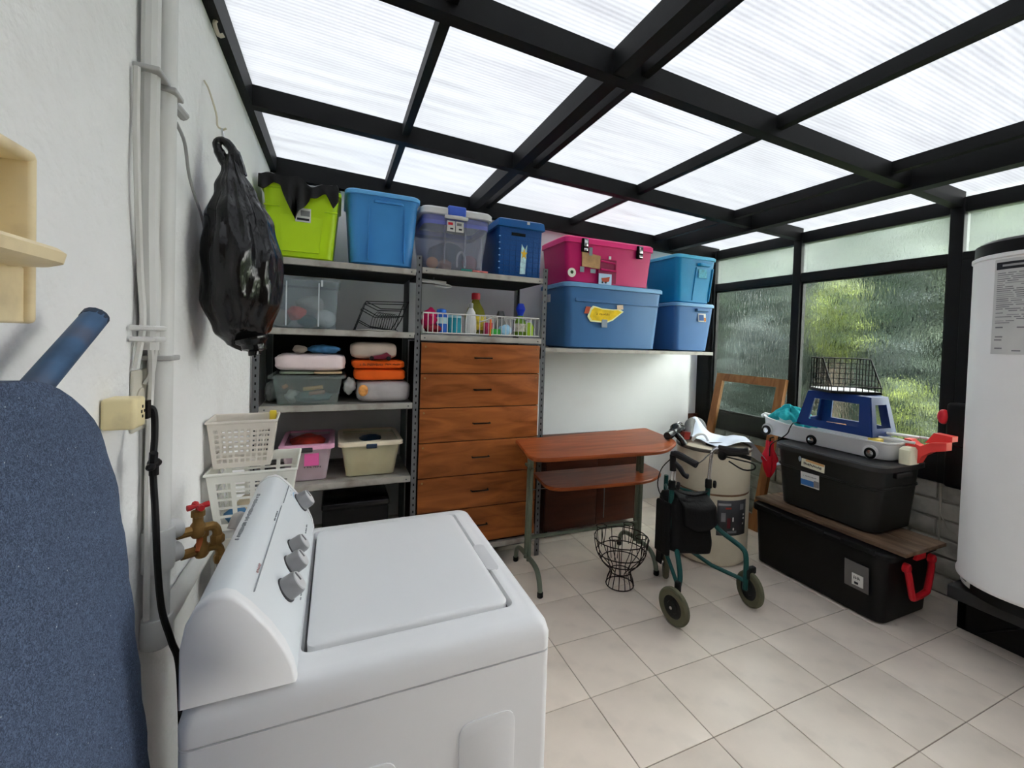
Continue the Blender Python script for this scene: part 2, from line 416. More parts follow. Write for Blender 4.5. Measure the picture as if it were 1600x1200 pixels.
def patch(parent, name, material, c, ax, az, w, h, t=.001):
    """thin flat piece (sticker, tape, print) centred at c, spanned by ax and az"""
    ax = Vector(ax).normalized(); az = Vector(az).normalized()
    return MB().obox(c, ax, ax.cross(az), az, w / 2, t, h / 2).build(name, material, parent, smooth=0)
def scrawl(parent, c, ax, az, w, h, n, material=None, name='lettering', seed=1):
    """line of small illegible pen strokes"""
    rnd = random.Random(seed); ax = Vector(ax).normalized(); az = Vector(az).normalized(); nn = ax.cross(az); mb = MB()
    for k in range(n):
        if rnd.random() < .12: continue
        x = (k + .5) / n - .5; p = Vector(c) + ax * x * w
        hh = h * rnd.uniform(.5, 1.0); a = rnd.uniform(-.4, .4)
        mb.obox(p, ax * math.cos(a) - az * math.sin(a), nn, az * math.cos(a) + ax * math.sin(a), w / n * .13, .0012, hh / 2)
        mb.obox(p + az * rnd.uniform(-.3, .3) * h, ax, nn, az, w / n * .36, .0012, h * .07)
    return mb.build(name, material or INK, parent, smooth=0)
def loft_box(cx, cy, z0, z1, hb, ht, r, wall=0.0, n=4):
    """tapered tub body; wall > 0 leaves it open at the top with that wall thickness"""
    mb = MB(); K = [0, .02, 1.0]
    rings = [rr(cx, cy, hb[0] - r * .5, hb[1] - r * .5, r * .6, z0, n)]
    for k in (.03, .35, .7, 1.0):
        rings.append(rr(cx, cy, hb[0] + (ht[0] - hb[0]) * k, hb[1] + (ht[1] - hb[1]) * k, r, z0 + (z1 - z0) * k, n))
    if wall:
        rings.append(rr(cx, cy, ht[0] - wall, ht[1] - wall, r - wall * .5, z1, n))
        rings.append(rr(cx, cy, hb[0] - wall, hb[1] - wall, r - wall * .5, z0 + wall * 1.5, n))
    return mb.loft(rings)
def rim(mb, cx, cy, z0, z1, h0, h1, r, top=True, n=4):
    """stepped overhanging rim or lid edge"""
    b = (z1 - z0) * .25
    mb.loft([rr(cx, cy, h0[0], h0[1], r, z0, n), rr(cx, cy, h1[0], h1[1], r + .01, z0 + .002, n), rr(cx, cy, h1[0], h1[1], r + .01, z1 - b, n),
             rr(cx, cy, h1[0] - b, h1[1] - b, r + .005, z1, n), rr(cx, cy, h1[0] - .03, h1[1] - .03, max(.01, r - .01), z1, n)], True, top)
    return mb

# ---------------------------------------------------------------- shelving rack
YS = .19; YR = .73
rack = thing('shelving_rack', 'grey slotted-steel shelving rack of two bays along the back wall', 'shelf', (-.9, .46, 0))
def post(x, y, sy, h=1.985):
    mb = MB(); w = .034; t = .003
    mb.box(x - w / 2, x + w / 2, y, y + t * sy if sy > 0 else y, 0, h) if False else None
    mb.box(x - w / 2, x + w / 2, min(y, y + t * sy), max(y, y + t * sy), 0, h)
    sx = -1 if x < -1 else 1
    xe = x - w / 2 if sx < 0 else x + w / 2
    mb.box(min(xe, xe - sx * t), max(xe, xe - sx * t), min(y, y + .034 * sy), max(y, y + .034 * sy), 0, h)
    o = mb.build('post', STEEL, rack, smooth=0)
    hb = MB(); z = .03
    while z < h:
        hb.box(x - .004, x + .004, y - .0012, y + .001, z, z + .014); z += .042
    hb.build('slot', DARK, o, smooth=0)
for x in (-1.735, -.895, -.047):
    post(x, YS, 1); post(x, YR, -1)
def shelf(x0, x1, zt, name='shelf'):
    mb = MB(); mb.box(x0, x1, YS + .001, YR - .001, zt - .004, zt)
    for y0, y1 in ((YS - .004, YS + .0), (YR - .003, YR)): mb.box(x0, x1, y0, y1, zt - .036, zt + .001)
    mb.box(x0, x1, YS - .004, YS + .012, zt - .036, zt - .033)
    o = mb.build(name, SHELF, rack, smooth=0)
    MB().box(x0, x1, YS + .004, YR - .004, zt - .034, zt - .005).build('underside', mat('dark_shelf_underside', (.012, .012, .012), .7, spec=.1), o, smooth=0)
    b = MB()
    for x in (x0 + .025, x1 - .025): b.lathe([(.005, 0), (.005, .003), (.002, .005)], (x, YS - .004, zt - .018), 8, (0, -1, 0))
    b.build('bolt', STEEL, o)
for zt in (1.898, 1.515, 1.088, .640, .20): shelf(-1.716, -.915, zt)
for zt in (1.915, 1.505, .142): shelf(-.877, -.066, zt)
MB().box(-1.715, -.915, YR - .012, YR - .006, 1.092, 1.478).build('shade_panel', mat('charcoal_shade_panel', (.02, .02, .02), .7, spec=.1), rack, smooth=0)  # added dark panel standing in for the deep shade behind the third shelf
MB().box(-1.735, -.05, YR + .004, YR + .012, .05, .09).build('back_brace', STEEL, rack, smooth=0)

# ---------------------------------------------------------------- chest of drawers inside the rack
DRW = wood('brown_wood_laminate', (.19, .052, .013), (.42, .130, .033), 2.2, (1.2, 5, 6), .42)
cab = thing('drawer_chest', 'brown wood-grain chest with six drawers fitted in right bay of rack', 'drawers', (-.47, .42, .142))
MB().box(-.868, -.076, .215, .70, .143, 1.462).build('carcass', mat('dark_chest_carcass', (.03, .014, .008), .6), cab, smooth=0)
zs = [1.460, 1.266, 1.050, .833, .612, .394, .160]
for k in range(6):
    d = MB().box(-.870, -.074, .188, .214, zs[k + 1] + .003, zs[k] - .003, .0015).build('drawer', DRW, cab)
    zc = (zs[k] + zs[k + 1]) / 2 + .005
    h = MB().tube([(-.53, .186, zc), (-.53, .166, zc), (-.42, .166, zc), (-.42, .186, zc)], .005, 6)
    h.build('handle', mat('dark_bronze_handle', (.03, .022, .018), .4, .6), d)
    s = MB()
    for x in (-.845, -.095): s.lathe([(.006, 0), (.006, .002), (.002, .003)], (x, .188, zs[k] - .028), 8, (0, -1, 0))
    s.build('screw_cap', mat('brass_screw', (.32, .2, .08), .4, .6), d)

# ---------------------------------------------------------------- big bins on the top of the rack
def tote(name, label, color_mat, cx, yf, z0, z1, wb, wt, db, dt, r=.035, lid=True, rim_h=.03, group='large storage bins on rack top and wall shelf', cat='bin', lidmat=None, over=.012, rot=0):
    """storage bin: yf is the front of its rim; wb/wt bottom/top width, db/dt bottom/top depth"""
    cy = yf + dt / 2 + over
    t = thing(name, label, cat, (cx, cy, z0), group)
    b = loft_box(cx, cy, z0, z1 - rim_h, (wb / 2, db / 2), (wt / 2, dt / 2), r).build('body', color_mat, t)
    m_ = MB(); rim(m_, cx, cy, z1 - rim_h, z1, (wt / 2 - .005, dt / 2 - .005), (wt / 2 + over, dt / 2 + over), r)
    m_.build('lid' if lid else 'rim', lidmat or color_mat, t)
    return t, cy
LIME = mat('lime_green_plastic', srgb(158, 190, 22), .38, var=.03)
t, cy = tote('storage_bin', 'lime green storage bin topped with black plastic on the rack', LIME, -1.532, .17, 1.9, 2.29, .31, .37, .42, .47)
yff = .182
mb = MB(); mb.loft([[(x, yff + .012 + dy, z) for x, z in ((-1.625, 1.935), (-1.445, 1.935), (-1.425, 2.16), (-1.45, 2.19), (-1.61, 2.19), (-1.635, 2.16))] for dy in (.02, -.003)])
mb.build('front_panel', LIME, t)
MB().box(-1.71, -1.64, yff - .004, yff + .012, 2.165, 2.172).build('ledge', LIME, t); MB().box(-1.42, -1.355, yff - .004, yff + .012, 2.165, 2.172).build('ledge', LIME, t)
st = patch(t, 'sticker', PAPER, (-1.525, .186, 2.135), (1, 0, 0), (0, 0, 1), .075, .075, .0015)
patch(st, 'print', INKGREY, (-1.515, .1845, 2.145), (1, 0, 0), (0, 0, 1), .045, .03); patch(st, 'print', INK, (-1.525, .1845, 2.112), (1, 0, 0), (0, 0, 1), .06, .012)
# black plastic draped over the lime bin
def drape(u, v):
    tri = lambda c_, w_: max(0, 1 - abs(u - c_) / w_)
    x = -1.735 + u * .385
    d = .055 + .16 * tri(.45, .20) ** .8 + .06 * tri(.93, .10) + .03 * tri(.06, .12) + .008 * math.sin(u * 21)
    top = 2.315 + .018 * math.sin(u * 6 + .4) + .008 * math.sin(u * 17)
    if v < .4:
        q = 1 - v / .4
        pinch = .35 * q * max(0, tri(.45, .24))
        x += (-1.735 + .45 * .385 - x) * pinch
        return (x, .160 - .012 * math.sin(u * 40) * q * (.4 + tri(.45, .3)) - .004 * q, top - .004 - d * q)
    w_ = (v - .4) / .6
    return (x + .01 * math.sin(w_ * 7 + u * 5), .160 + w_ * .36, top + .02 * math.sin(w_ * PI) + wob((u * 2, w_ * 2, 0), 5, .009, 3))
o = MB().grid(drape, 60, 30).build('plastic_sheet', mat('crumpled_black_polythene', (.006, .006, .0065), .35, bump=.5, bscale=16, var=.3, spec=.25), solid=.002)
tag(o, 'crumpled black plastic sheet draped over the lime green bin', 'plastic sheet')

SKY = mat('mid_blue_plastic', srgb(58, 124, 182), .4, var=.03)
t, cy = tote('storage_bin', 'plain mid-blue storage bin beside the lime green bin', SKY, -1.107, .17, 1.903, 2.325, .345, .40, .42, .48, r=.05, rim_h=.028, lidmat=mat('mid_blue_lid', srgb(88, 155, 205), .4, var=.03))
MB().loft([rr(-1.08, .20, .085, .03, .02, z, 3) for z in (2.262, 2.272)] + [rr(-1.08, .20, .075, .02, .015, 2.28, 3)]).build('handle', SKY, t)
for x0, x1 in ((-1.19, -1.185), (-.99, -.985)): MB().box(x0, x1, .183, .22, 1.93, 2.25).build('rib', SKY, t)

CLR = clear_plastic('clear_bluish_plastic', (.70, .72, .80), .26)
t = thing('storage_bin', 'clear plastic storage bin with white lid and blue latch beside navy crate', 'bin', (-.68, .43, 1.918))
loft_box(-.665, .42, 1.918, 2.255, (.175, .21), (.215, .235), .05, .004).build('body', CLR, t)
m_ = MB(); rim(m_, -.665, .42, 2.25, 2.295, (.215, .235), (.23, .25), .05); m_.build('lid', WHITE_P, t)
lb = mat('blue_latch', srgb(60, 90, 180), .4)
MB().box(-.735, -.62, .16, .20, 2.245, 2.308, .012).build('latch', lb, t); MB().tube([(-.75, .18, 2.24), (-.68, .155, 2.235), (-.61, .18, 2.24)], .012, 8, smooth=5).build('latch_lip', WHITE_P, t)
MB().loft([rr(-.665, .42, .208, .228, .05, z, 4) for z in (2.19, 2.245)], False, False).build('inner_band', mat('violet_blue_band', srgb(95, 105, 190), .5), t)
for x in (-.745, -.615): MB().box(x - .003, x + .003, .186, .2, 1.95, 2.24).build('rib', CLR, t)
for k, x in enumerate((-.71, -.655)):
    st = patch(t, 'sticker', PAPER, (x, .184, 2.185), (1, 0, 0), (0, 0, 1), .05, .065, .0015)
    patch(st, 'print', mat('red_ink', srgb(190, 40, 50), .7) if k == 0 else INKGREY, (x - .004, .1825, 2.20), (1, 0, 0), (0, 0, 1), .03, .016); patch(st, 'print', INK, (x + .004, .1825, 2.17), (1, 0, 0), (0, 0, 1), .02, .01)
def lump(name, label, cat, c, r3, material, amp=.12, f=4, seed=0, group=None, n=18, m_=12):
    o = MB().ball((0, 0, 0), *r3, n, m_, lambda d: 1 + wob(d, f, amp, seed)).build(name, material, smooth=60)
    o.location = c
    return tag(o, label, cat, group)
lump('ball', 'orange ball at the bottom left inside the tall clear bin', 'toy', (-.80, .29, 1.965), (.038, .038, .038), mat('orange_toy', srgb(215, 135, 60), .5), 0)
lump('soft_toy', 'tan crumpled toy inside the tall clear bin', 'toy', (-.715, .31, 1.958), (.045, .045, .033), mat('tan_toy', srgb(160, 110, 80), .7), .12, 5, 1)
lump('cloth', 'teal cloth heaped inside the tall clear bin', 'cloth', (-.67, .47, 2.03), (.13, .13, .105), mat('teal_cloth', srgb(50, 85, 100), .8), .08, 5, 2)
lump('ball', 'pink and green striped ball inside the tall clear bin', 'toy', (-.555, .30, 1.98), (.05, .05, .055), mat('dusty_pink_toy', srgb(150, 95, 100), .6), .05, 4, 3)
hd = MB().tube([(-.65, .25, 1.945), (-.65, .25, 2.01), (-.625, .25, 2.045), (-.60, .25, 2.01), (-.60, .25, 1.945)], .007, 6, smooth=4).build('plastic_hoop', WHITE_P)
tag(hd, 'small white plastic hoop standing inside the tall clear bin', 'toy')
# small card tube lying on the shelf lip
ct = thing('paper_tube', 'teal and red-striped paper packet lying on the top shelf edge', 'packet', (-.56, .195, 1.916))
MB().box(-.635, -.565, .186, .204, 1.9165, 1.93, .004).build('teal_end', mat('teal_card', srgb(35, 110, 105), .6), ct)
MB().box(-.563, -.46, .188, .202, 1.9165, 1.928, .004).build('striped_end', mat('red_white_card', srgb(170, 90, 85), .6, var=.6, vscale=40), ct)

NAVY = mat('navy_blue_crate', srgb(18, 66, 122), .42, var=.06, bump=.15, bscale=90)
t = thing('lidded_crate', 'dark blue square lidded crate at right end of rack top', 'crate', (-.23, .40, 1.918))
loft_box(-.232, .40, 1.918, 2.25, (.15, .19), (.155, .195), .008).build('body', NAVY, t)
mb = MB(); mb.loft([rr(-.232, .40, .152, .192, .008, 2.235, 2), rr(-.232, .40, .172, .215, .008, 2.238, 2), rr(-.232, .40, .165, .208, .01, 2.285, 2), rr(-.232, .40, .15, .19, .01, 2.295, 2)]); ld = mb.build('lid', mat('navy_lid', srgb(24, 84, 142), .4), t)
patch(ld, 'clasp', WHITE_P, (-.19, .182, 2.272), (1, 0, 0), (0, 0, 1), .018, .018, .003)
MB().box(-.30, -.20, .203, .212, 2.185, 2.205).build('hand_slot', DARK, t)
g = MB()
for k in range(8): g.box(-.38, -.084, .2058, .209, 1.95 + k * .034, 1.952 + k * .034)
for k in range(7): g.box(-.35 + k * .042, -.349 + k * .042, .2058, .209, 1.93, 2.2)
g.build('grid_rib', mat('navy_rib', srgb(14, 54, 104), .5), t, smooth=0)
hg = MB()
for k in range(6): hg.box(-.386, -.376, .202, .21, 1.96 + k * .042, 1.966 + k * .042)
hg.build('hinge_tab', mat('pale_blue_tab', srgb(120, 160, 200), .5), t, smooth=0)
st = MB().prism([(-.235, 1.935), (-.195, 1.937), (-.185, 2.135), (-.20, 2.10), (-.225, 2.135)], 'y', .2035, .2055).build('picture_strip', mat('pale_blue_paper', srgb(165, 195, 205), .8, var=.3, vscale=45), t, smooth=0)
sp = [(-.207 + (.026 if k % 2 == 0 else .011) * math.cos(k * PI / 5 + .3), 2.07 + (.04 if k % 2 == 0 else .016) * math.sin(k * PI / 5 + .3)) for k in range(10)]
MB().prism(sp, 'y', .202, .2036).build('flower_print', mat('yellow_print', srgb(215, 165, 40), .8), st, smooth=0)

# ---------------------------------------------------------------- shelf 2: clear box, toys, dish rack, papers
CLR2 = clear_plastic('cold_clear_plastic', (.72, .78, .82), .2, .15)
t = thing('clear_box', 'clear lidded plastic box with toys on second shelf beside black bag', 'box', (-1.515, .41, 1.515))
loft_box(-1.515, .40, 1.517, 1.785, (.165, .18), (.175, .19), .02, .004).build('body', CLR2, t)
m_ = MB(); rim(m_, -1.515, .40, 1.772, 1.802, (.175, .19), (.185, .20), .02); m_.build('lid', CLR2, t)
EDGE = mat('plastic_edge_highlight', (.62, .66, .68), .3)
for x in (-1.60, -1.44): MB().box(x - .003, x + .003, .205, .214, 1.53, 1.775).build('rib', EDGE, t)
for x in (-1.62, -1.425): MB().box(x - .005, x + .005, .196, .206, 1.755, 1.79).build('clip', EDGE, t)
lump('soft_toy', 'round white furry toy lying at front inside the clear lidded box', 'soft toy', (-1.41, .30, 1.575), (.06, .06, .052), mat('white_fur', (.62, .61, .58), .9, bump=.5), .05, 5, 1)
lump('soft_toy', 'pale grey furry toy resting above others inside the clear lidded box', 'soft toy', (-1.49, .40, 1.655), (.075, .07, .06), mat('grey_fur', (.5, .49, .46), .9, bump=.5), .08, 4, 2)
lump('cloth', 'red cloth bundle inside the clear lidded box', 'cloth', (-1.555, .28, 1.60), (.045, .04, .04), mat('red_cloth', srgb(175, 60, 55), .8), .15, 4, 3)
lump('cloth', 'teal cloth bundle inside the clear lidded box', 'cloth', (-1.497, .28, 1.556), (.05, .05, .035), mat('deep_teal_cloth', srgb(40, 80, 85), .8), .12, 4, 4)
lump('soft_toy', 'cream toy at the left inside the clear lidded box', 'soft toy', (-1.635, .36, 1.575), (.05, .07, .05), mat('cream_fur', (.5, .47, .40), .9), .1, 4, 5)
# dish rack of dark wire
wr_ = thing('dish_rack', 'dark tilted wire dish rack on second shelf of rack', 'dish rack', (-1.07, .42, 1.516))
WIRE = mat('dark_wire', (.05, .052, .055), .4, .7)
mb = MB()
A = [(-1.245, .31, 1.522), (-1.215, .31, 1.60), (-1.185, .31, 1.69)]
for dy in (0, .22):
    mb.tube([(-1.245, .31 + dy, 1.521), (-1.185, .31 + dy, 1.695), (-.945, .31 + dy, 1.705)], .0032, 6)
    mb.tube([(-1.225, .31 + dy, 1.58), (-1.16, .31 + dy, 1.545), (-1.0, .31 + dy, 1.524)], .003, 6)
    mb.tube([(-1.205, .31 + dy, 1.655), (-1.12, .31 + dy, 1.61), (-.96, .31 + dy, 1.615)], .003, 6)
    mb.tube([(-1.185, .31 + dy, 1.695), (-1.10, .31 + dy, 1.655), (-.955, .31 + dy, 1.66)], .003, 6)
    mb.tube([(-1.02, .31 + dy, 1.521), (-.98, .31 + dy, 1.59), (-.935, .31 + dy, 1.71)], .0032, 6)
for q in ((-1.185, 1.695), (-.945, 1.705), (-1.0, 1.524), (-1.205, 1.655)): mb.tube([(q[0], .31, q[1]), (q[0], .53, q[1])], .003, 6)
mb.build('frame', WIRE, wr_)
mb = MB()
for k in range(8):
    y = .325 + k * .027; e = k * .017 - .03
    mb.tube([(-1.13 + e, y, 1.53), (-1.115 + e, y, 1.60), (-1.085 + e, y, 1.635), (-1.06 + e, y, 1.60), (-1.075 + e, y, 1.53)], .0018, 5, smooth=4)
mb.build('plate_loop', WIRE, wr_)
o = MB().loft([rr(0, 0, .115, .10, .05, 0, 4), rr(0, 0, .12, .105, .05, .004, 4), rr(0, 0, .10, .09, .05, .010, 4)]).build('place_mat', OFFWHITE); o.location = (-1.12, .325, 1.516)
# ---------------------------------------------------------------- shelf above the drawers: white wire basket with cleaning things
tag(o, 'flat off-white pad lying under the dish rack', 'mat')
WW = mat('white_coated_wire', (.70, .69, .66), .4)
bk = thing('wire_basket', 'long low white wire basket on shelf above the drawers', 'basket', (-.47, .30, 1.506))
mb = MB(); X0, X1, Y0, Y1, Z0, Z1 = -.862, -.078, .205, .42, 1.512, 1.642
for z, r in ((Z0 + .008, .004), (Z1, .0045)):
    mb.tube([(X0, Y0, z), (X1, Y0, z), (X1, Y1, z), (X0, Y1, z)], r, 6, closed=True)
frame = mb.build('frame', WW, bk)
n = 26
for k in range(n + 1):
    x = X0 + (X1 - X0) * k / n; zt = Z1 if not (12 <= k <= 14) else Z1 - .02 * (k - 11)
    MB().tube([(x, Y0, Z1), (x, Y0, Z0 + .006), (x, Y1, Z0 + .006), (x, Y1, Z1)], .0026, 5).build('wire', WW, bk)
mb = MB().tube([(-.505, Y0 - .003, 1.60), (-.47, Y0 - .003, 1.61), (-.40, Y0 - .003, 1.642)], .004, 6); mb.build('handle', WW, bk)
def bottle(name, label, c, prof, bodymat, capmat, captop, group=None, sc=(1, 1), lab=None, cat='bottle'):
    t = thing(name, label, cat, c, group)
    b = MB().lathe(prof, c, 16); b.v = [(c[0] + (p[0] - c[0]) * sc[0], c[1] + (p[1] - c[1]) * sc[1], p[2]) for p in b.v]
    b.build('body', bodymat, t); MB().lathe(captop, c, 12).build('cap', capmat, t)
    if lab:
        z0, z1, rad, lm = lab
        q = MB().lathe([(rad, z0), (rad, z1)], c, 16); q.v = [(c[0] + (p[0] - c[0]) * sc[0], c[1] + (p[1] - c[1]) * sc[1], p[2]) for p in q.v]; q.build('label', lm, t)
    return t
bottle('jug', 'olive-yellow oil jug with red cap in the wire basket', (-.49, .345, 1.52), [(.06, 0), (.07, .01), (.07, .12), (.055, .17), (.03, .21), (.022, .235)], clear_plastic('olive_clear', srgb(150, 150, 50), .6), mat('red_cap', srgb(150, 20, 35), .4), [(.03, .235), (.03, .275), (.024, .28)], lab=(.03, .13, .0712, mat('yellow_label', srgb(190, 170, 50), .6, var=.4, vscale=30)))
bottle('bottle', 'white squeeze bottle standing in the middle of the wire basket', (-.545, .262, 1.52), [(.035, 0), (.042, .02), (.038, .09), (.03, .14), (.014, .17)], WHITE_P, mat('grey_cap', (.4, .4, .4), .5), [(.014, .17), (.014, .20), (.008, .205)], sc=(1, .7))
bottle('bottle', 'small clear bottle with dark top in the wire basket', (-.325, .30, 1.52), [(.035, 0), (.038, .02), (.036, .08), (.02, .115)], clear_plastic('smoky_clear', (.6, .62, .62), .45), mat('charcoal_cap', (.06, .06, .06), .4), [(.022, .115), (.03, .13), (.02, .165)], sc=(1.1, .8))
bottle('spray_bottle', 'green spray bottle with blue nozzle at right of the wire basket', (-.18, .30, 1.52), [(.042, 0), (.045, .02), (.04, .09), (.018, .14)], clear_plastic('lime_clear', srgb(130, 175, 60), .7), mat('blue_nozzle', srgb(20, 50, 170), .35), [(.018, .14), (.022, .155), (.034, .185), (.03, .20), (.02, .225)], lab=(.03, .085, .0455, mat('bottle_label', srgb(200, 190, 170), .6, var=.4, vscale=40)))
bottle('bottle', 'lime green bottle beside the spray bottle in the wire basket', (-.122, .275, 1.52), [(.028, 0), (.03, .02), (.03, .07), (.016, .095)], mat('lime_bottle', srgb(160, 190, 40), .4), WHITE_P, [(.016, .095), (.016, .11), (.01, .113)])
bottle('tub', 'teal round tub lying at the left of the wire basket', (-.655, .27, 1.52), [(.045, 0), (.048, .01), (.048, .095), (.05, .10)], mat('teal_tub', srgb(35, 135, 155), .4), mat('pale_teal_lid', srgb(140, 190, 200), .4), [(.051, .10), (.051, .115), (.04, .118)], cat='tub')
bottle('bottle', 'blue round container with white dot in the wire basket', (-.735, .275, 1.52), [(.038, 0), (.042, .015), (.042, .10), (.03, .13)], mat('blue_container', srgb(25, 85, 175), .4), mat('blue_container_cap', srgb(40, 105, 200), .4), [(.032, .13), (.03, .15), (.01, .156)], lab=(.06, .10, .0425, mat('pale_dot_label', srgb(170, 200, 220), .6)))
lump('cloth', 'crumpled magenta cloth at the left end of the wire basket', 'cloth', (-.80, .31, 1.60), (.05, .075, .075), mat('magenta_cloth', srgb(185, 25, 85), .7), .12, 5, 6)
lump('cloth', 'folded pale blue diamond-patterned cloth in the wire basket', 'cloth', (-.315, .235, 1.555), (.045, .02, .035), mat('pale_blue_cloth', srgb(140, 180, 205), .8), .1, 5, 7)
lump('cloth', 'red and dark folded cloth low at left of the wire basket', 'cloth', (-.79, .245, 1.545), (.055, .03, .028), mat('dark_red_cloth', srgb(120, 25, 40), .8, var=.5, vscale=60), .08, 5, 8)
o = MB().box(-.455, -.40, .225, .275, 1.516, 1.60, .004).build('carton', mat('pink_carton', srgb(175, 50, 90), .6, var=.3, vscale=30)); tag(o, 'small upright pink carton in the wire basket', 'carton')
o = MB().box(-.425, -.355, .212, .223, 1.516, 1.56, .003).build('sponge', mat('green_sponge', srgb(50, 150, 60), .8, bump=.3)); tag(o, 'small bright green sponge at front of the wire basket', 'sponge')
o = MB().tube([(-.43, .196, 1.511), (-.43, .197, 1.62)], .006, 6).build('wooden_stick', mat('orange_plastic', srgb(215, 110, 55), .5)); tag(o, 'thin orange stick leaning on front of the wire basket', 'stick')
# squeegee tucked under the top shelf
sq = thing('squeegee', 'white handled squeegee hanging under the top shelf of right bay', 'squeegee', (-.73, .33, 1.80))
MB().tube([(-.86, .33, 1.853), (-.70, .33, 1.848)], .012, 8).build('blade_holder', WHITE_P, sq); MB().tube([(-.77, .33, 1.842), (-.70, .33, 1.838), (-.665, .33, 1.828), (-.70, .33, 1.818), (-.77, .33, 1.822)], .006, 6, smooth=4).build('handle', WHITE_P, sq)
MB().tube([(-.78, .33, 1.848), (-.78, .33, 1.879)], .004, 6).build('hook', STEEL, sq)

# ---------------------------------------------------------------- shelf 3
def pillow(name, label, cat, c, h3, material, seed=0, e=.45, amp=.03, f=7, rotz=0, group=None):
    """soft rectangular bundle (superellipsoid with folds)"""
    def g(u, v):
        th = u * 2 * PI; ph = -PI / 2 + v * PI
        s = lambda a, q: math.copysign(abs(a) ** q, a)
        p = Vector((s(math.cos(ph), e) * s(math.cos(th), e), s(math.cos(ph), e) * s(math.sin(th), e), s(math.sin(ph), e + .15)))
        k = 1 + wob(p, f, amp, seed)
        return (p.x * h3[0] * k, p.y * h3[1] * k, p.z * h3[2] * k)
    o = MB().grid(g, 36, 16, True).build(name, material, smooth=60)
    o.location = c; o.rotation_euler = (0, 0, rotz)
    return tag(o, label, cat, group)
t = thing('clear_tray', 'translucent grey-green tray box with odds and ends on third shelf', 'box', (-1.485, .39, 1.09))
GR = clear_plastic('greenish_clear_plastic', (.66, .74, .72), .22)
loft_box(-1.485, .385, 1.09, 1.245, (.152, .17), (.175, .19), .025, .004).build('body', GR, t)
mb = MB(); rim(mb, -1.485, .385, 1.236, 1.256, (.176, .19), (.196, .21), .03, False); mb.build('rim', GR, t)
for k, (nm, lb_, c_, x, z, L_) in enumerate((('brush', 'tan brush lying inside the grey-green tray box', srgb(190, 150, 100), -1.46, 1.175, .10), ('tube', 'red and cream tube inside the grey-green tray box', srgb(185, 140, 125), -1.44, 1.148, .08), ('lighter', 'small orange object at left inside the grey-green tray box', srgb(205, 140, 95), -1.60, 1.185, .02))):
    o = MB().tube([(x - L_ / 2, .24, z), (x + L_ / 2, .235, z + .012)], .011, 8).build(nm, mat('tray_item_%d' % k, c_, .6)); tag(o, lb_, 'household item')
lump('cloth', 'teal cloth at the bottom inside the grey-green tray box', 'cloth', (-1.47, .30, 1.125), (.11, .08, .03), mat('muted_teal_cloth', srgb(70, 110, 115), .8), .1, 5, 9)
lump('paper', 'crumpled white paper inside the grey-green tray box', 'paper', (-1.565, .30, 1.13), (.04, .05, .035), PAPER, .12, 5, 10)
pillow('paper_pad', 'thin grey-green folded pad lying on the tray box rim', 'pad', (-1.545, .30, 1.266), (.09, .07, .009), mat('sage_pad', srgb(120, 128, 110), .8), 1)
pillow('envelope', 'flat tan envelope lying on the tray box rim', 'envelope', (-1.385, .31, 1.266), (.075, .09, .008), mat('tan_envelope', srgb(165, 145, 115), .8), 2)
pillow('blanket_pack', 'pale pink folded blanket pack lying on top of the tray box', 'blanket', (-1.475, .37, 1.325), (.182, .15, .047), mat('pale_pink_blanket', srgb(205, 188, 188), .75, var=.05, bump=.2, bscale=20), 3, .3, .02)
lump('soft_toy', 'blue and grey toy lying on the pale pink blanket pack', 'toy', (-1.41, .32, 1.40), (.085, .05, .026), mat('blue_toy', srgb(60, 110, 150), .6, var=.5, vscale=18), .1, 4, 11)
lump('soft_toy', 'small grey toy head on the pale pink blanket pack', 'toy', (-1.535, .31, 1.398), (.04, .035, .023), mat('grey_toy', srgb(135, 125, 115), .7), .1, 4, 12)
pillow('grey_bag', 'crumpled grey bag on third shelf left of the tray box', 'bag', (-1.68, .40, 1.15), (.032, .12, .055), mat('grey_polybag', srgb(120, 120, 118), .6), 4, .7, .06)
OR = mat('orange_fabric', srgb(214, 84, 16), .7, var=.08, bump=.1)
pillow('fabric_bag', 'grey printed plastic bundle at bottom of right stack on third shelf', 'bag', (-1.075, .36, 1.155), (.155, .15, .064), mat('grey_printed_bag', srgb(150, 145, 145), .6, var=.12, bump=.3, bscale=14), 5, .35, .02)
o = bpy.data.objects['fabric_bag']
MB().ball((-.12, -.146, .01), .028, .010, .034, 12, 8).build('print', mat('orange_blue_print', srgb(200, 130, 70), .7, var=.5, vscale=30), o)
lump('paper_bag', 'white crumpled bag end beside the grey plastic bundle', 'bag', (-1.268, .30, 1.185), (.035, .04, .045), mat('white_polybag', srgb(175, 175, 172), .5), .15, 5, 14)
pillow('orange_pouch', 'lower plain orange fabric pouch on the grey plastic bundle', 'pouch', (-1.098, .35, 1.255), (.147, .13, .034), OR, 6, .3, .01)
ob = pillow('orange_pouch', 'upper orange fabric pouch with black handwriting along its edge', 'pouch', (-1.108, .35, 1.318), (.15, .13, .026), OR, 7, .28, .01)
scrawl(ob, (-.045, -.131, .0), (1, 0, 0), (0, 0, 1), .13, .017, 16, seed=4); scrawl(ob, (.075, -.131, .002), (1, 0, 0), (0, 0, 1), .085, .013, 10, seed=5)
pillow('folded_cloth', 'cream folded bag lying on top of the orange pouches', 'cloth', (-1.135, .35, 1.40), (.133, .13, .05), mat('cream_sack', srgb(170, 155, 142), .8, var=.08), 8, .4, .02)
to = thing('toy_racer', 'small dark red toy car lying before the cream folded bag', 'toy', (-1.11, .205, 1.345))
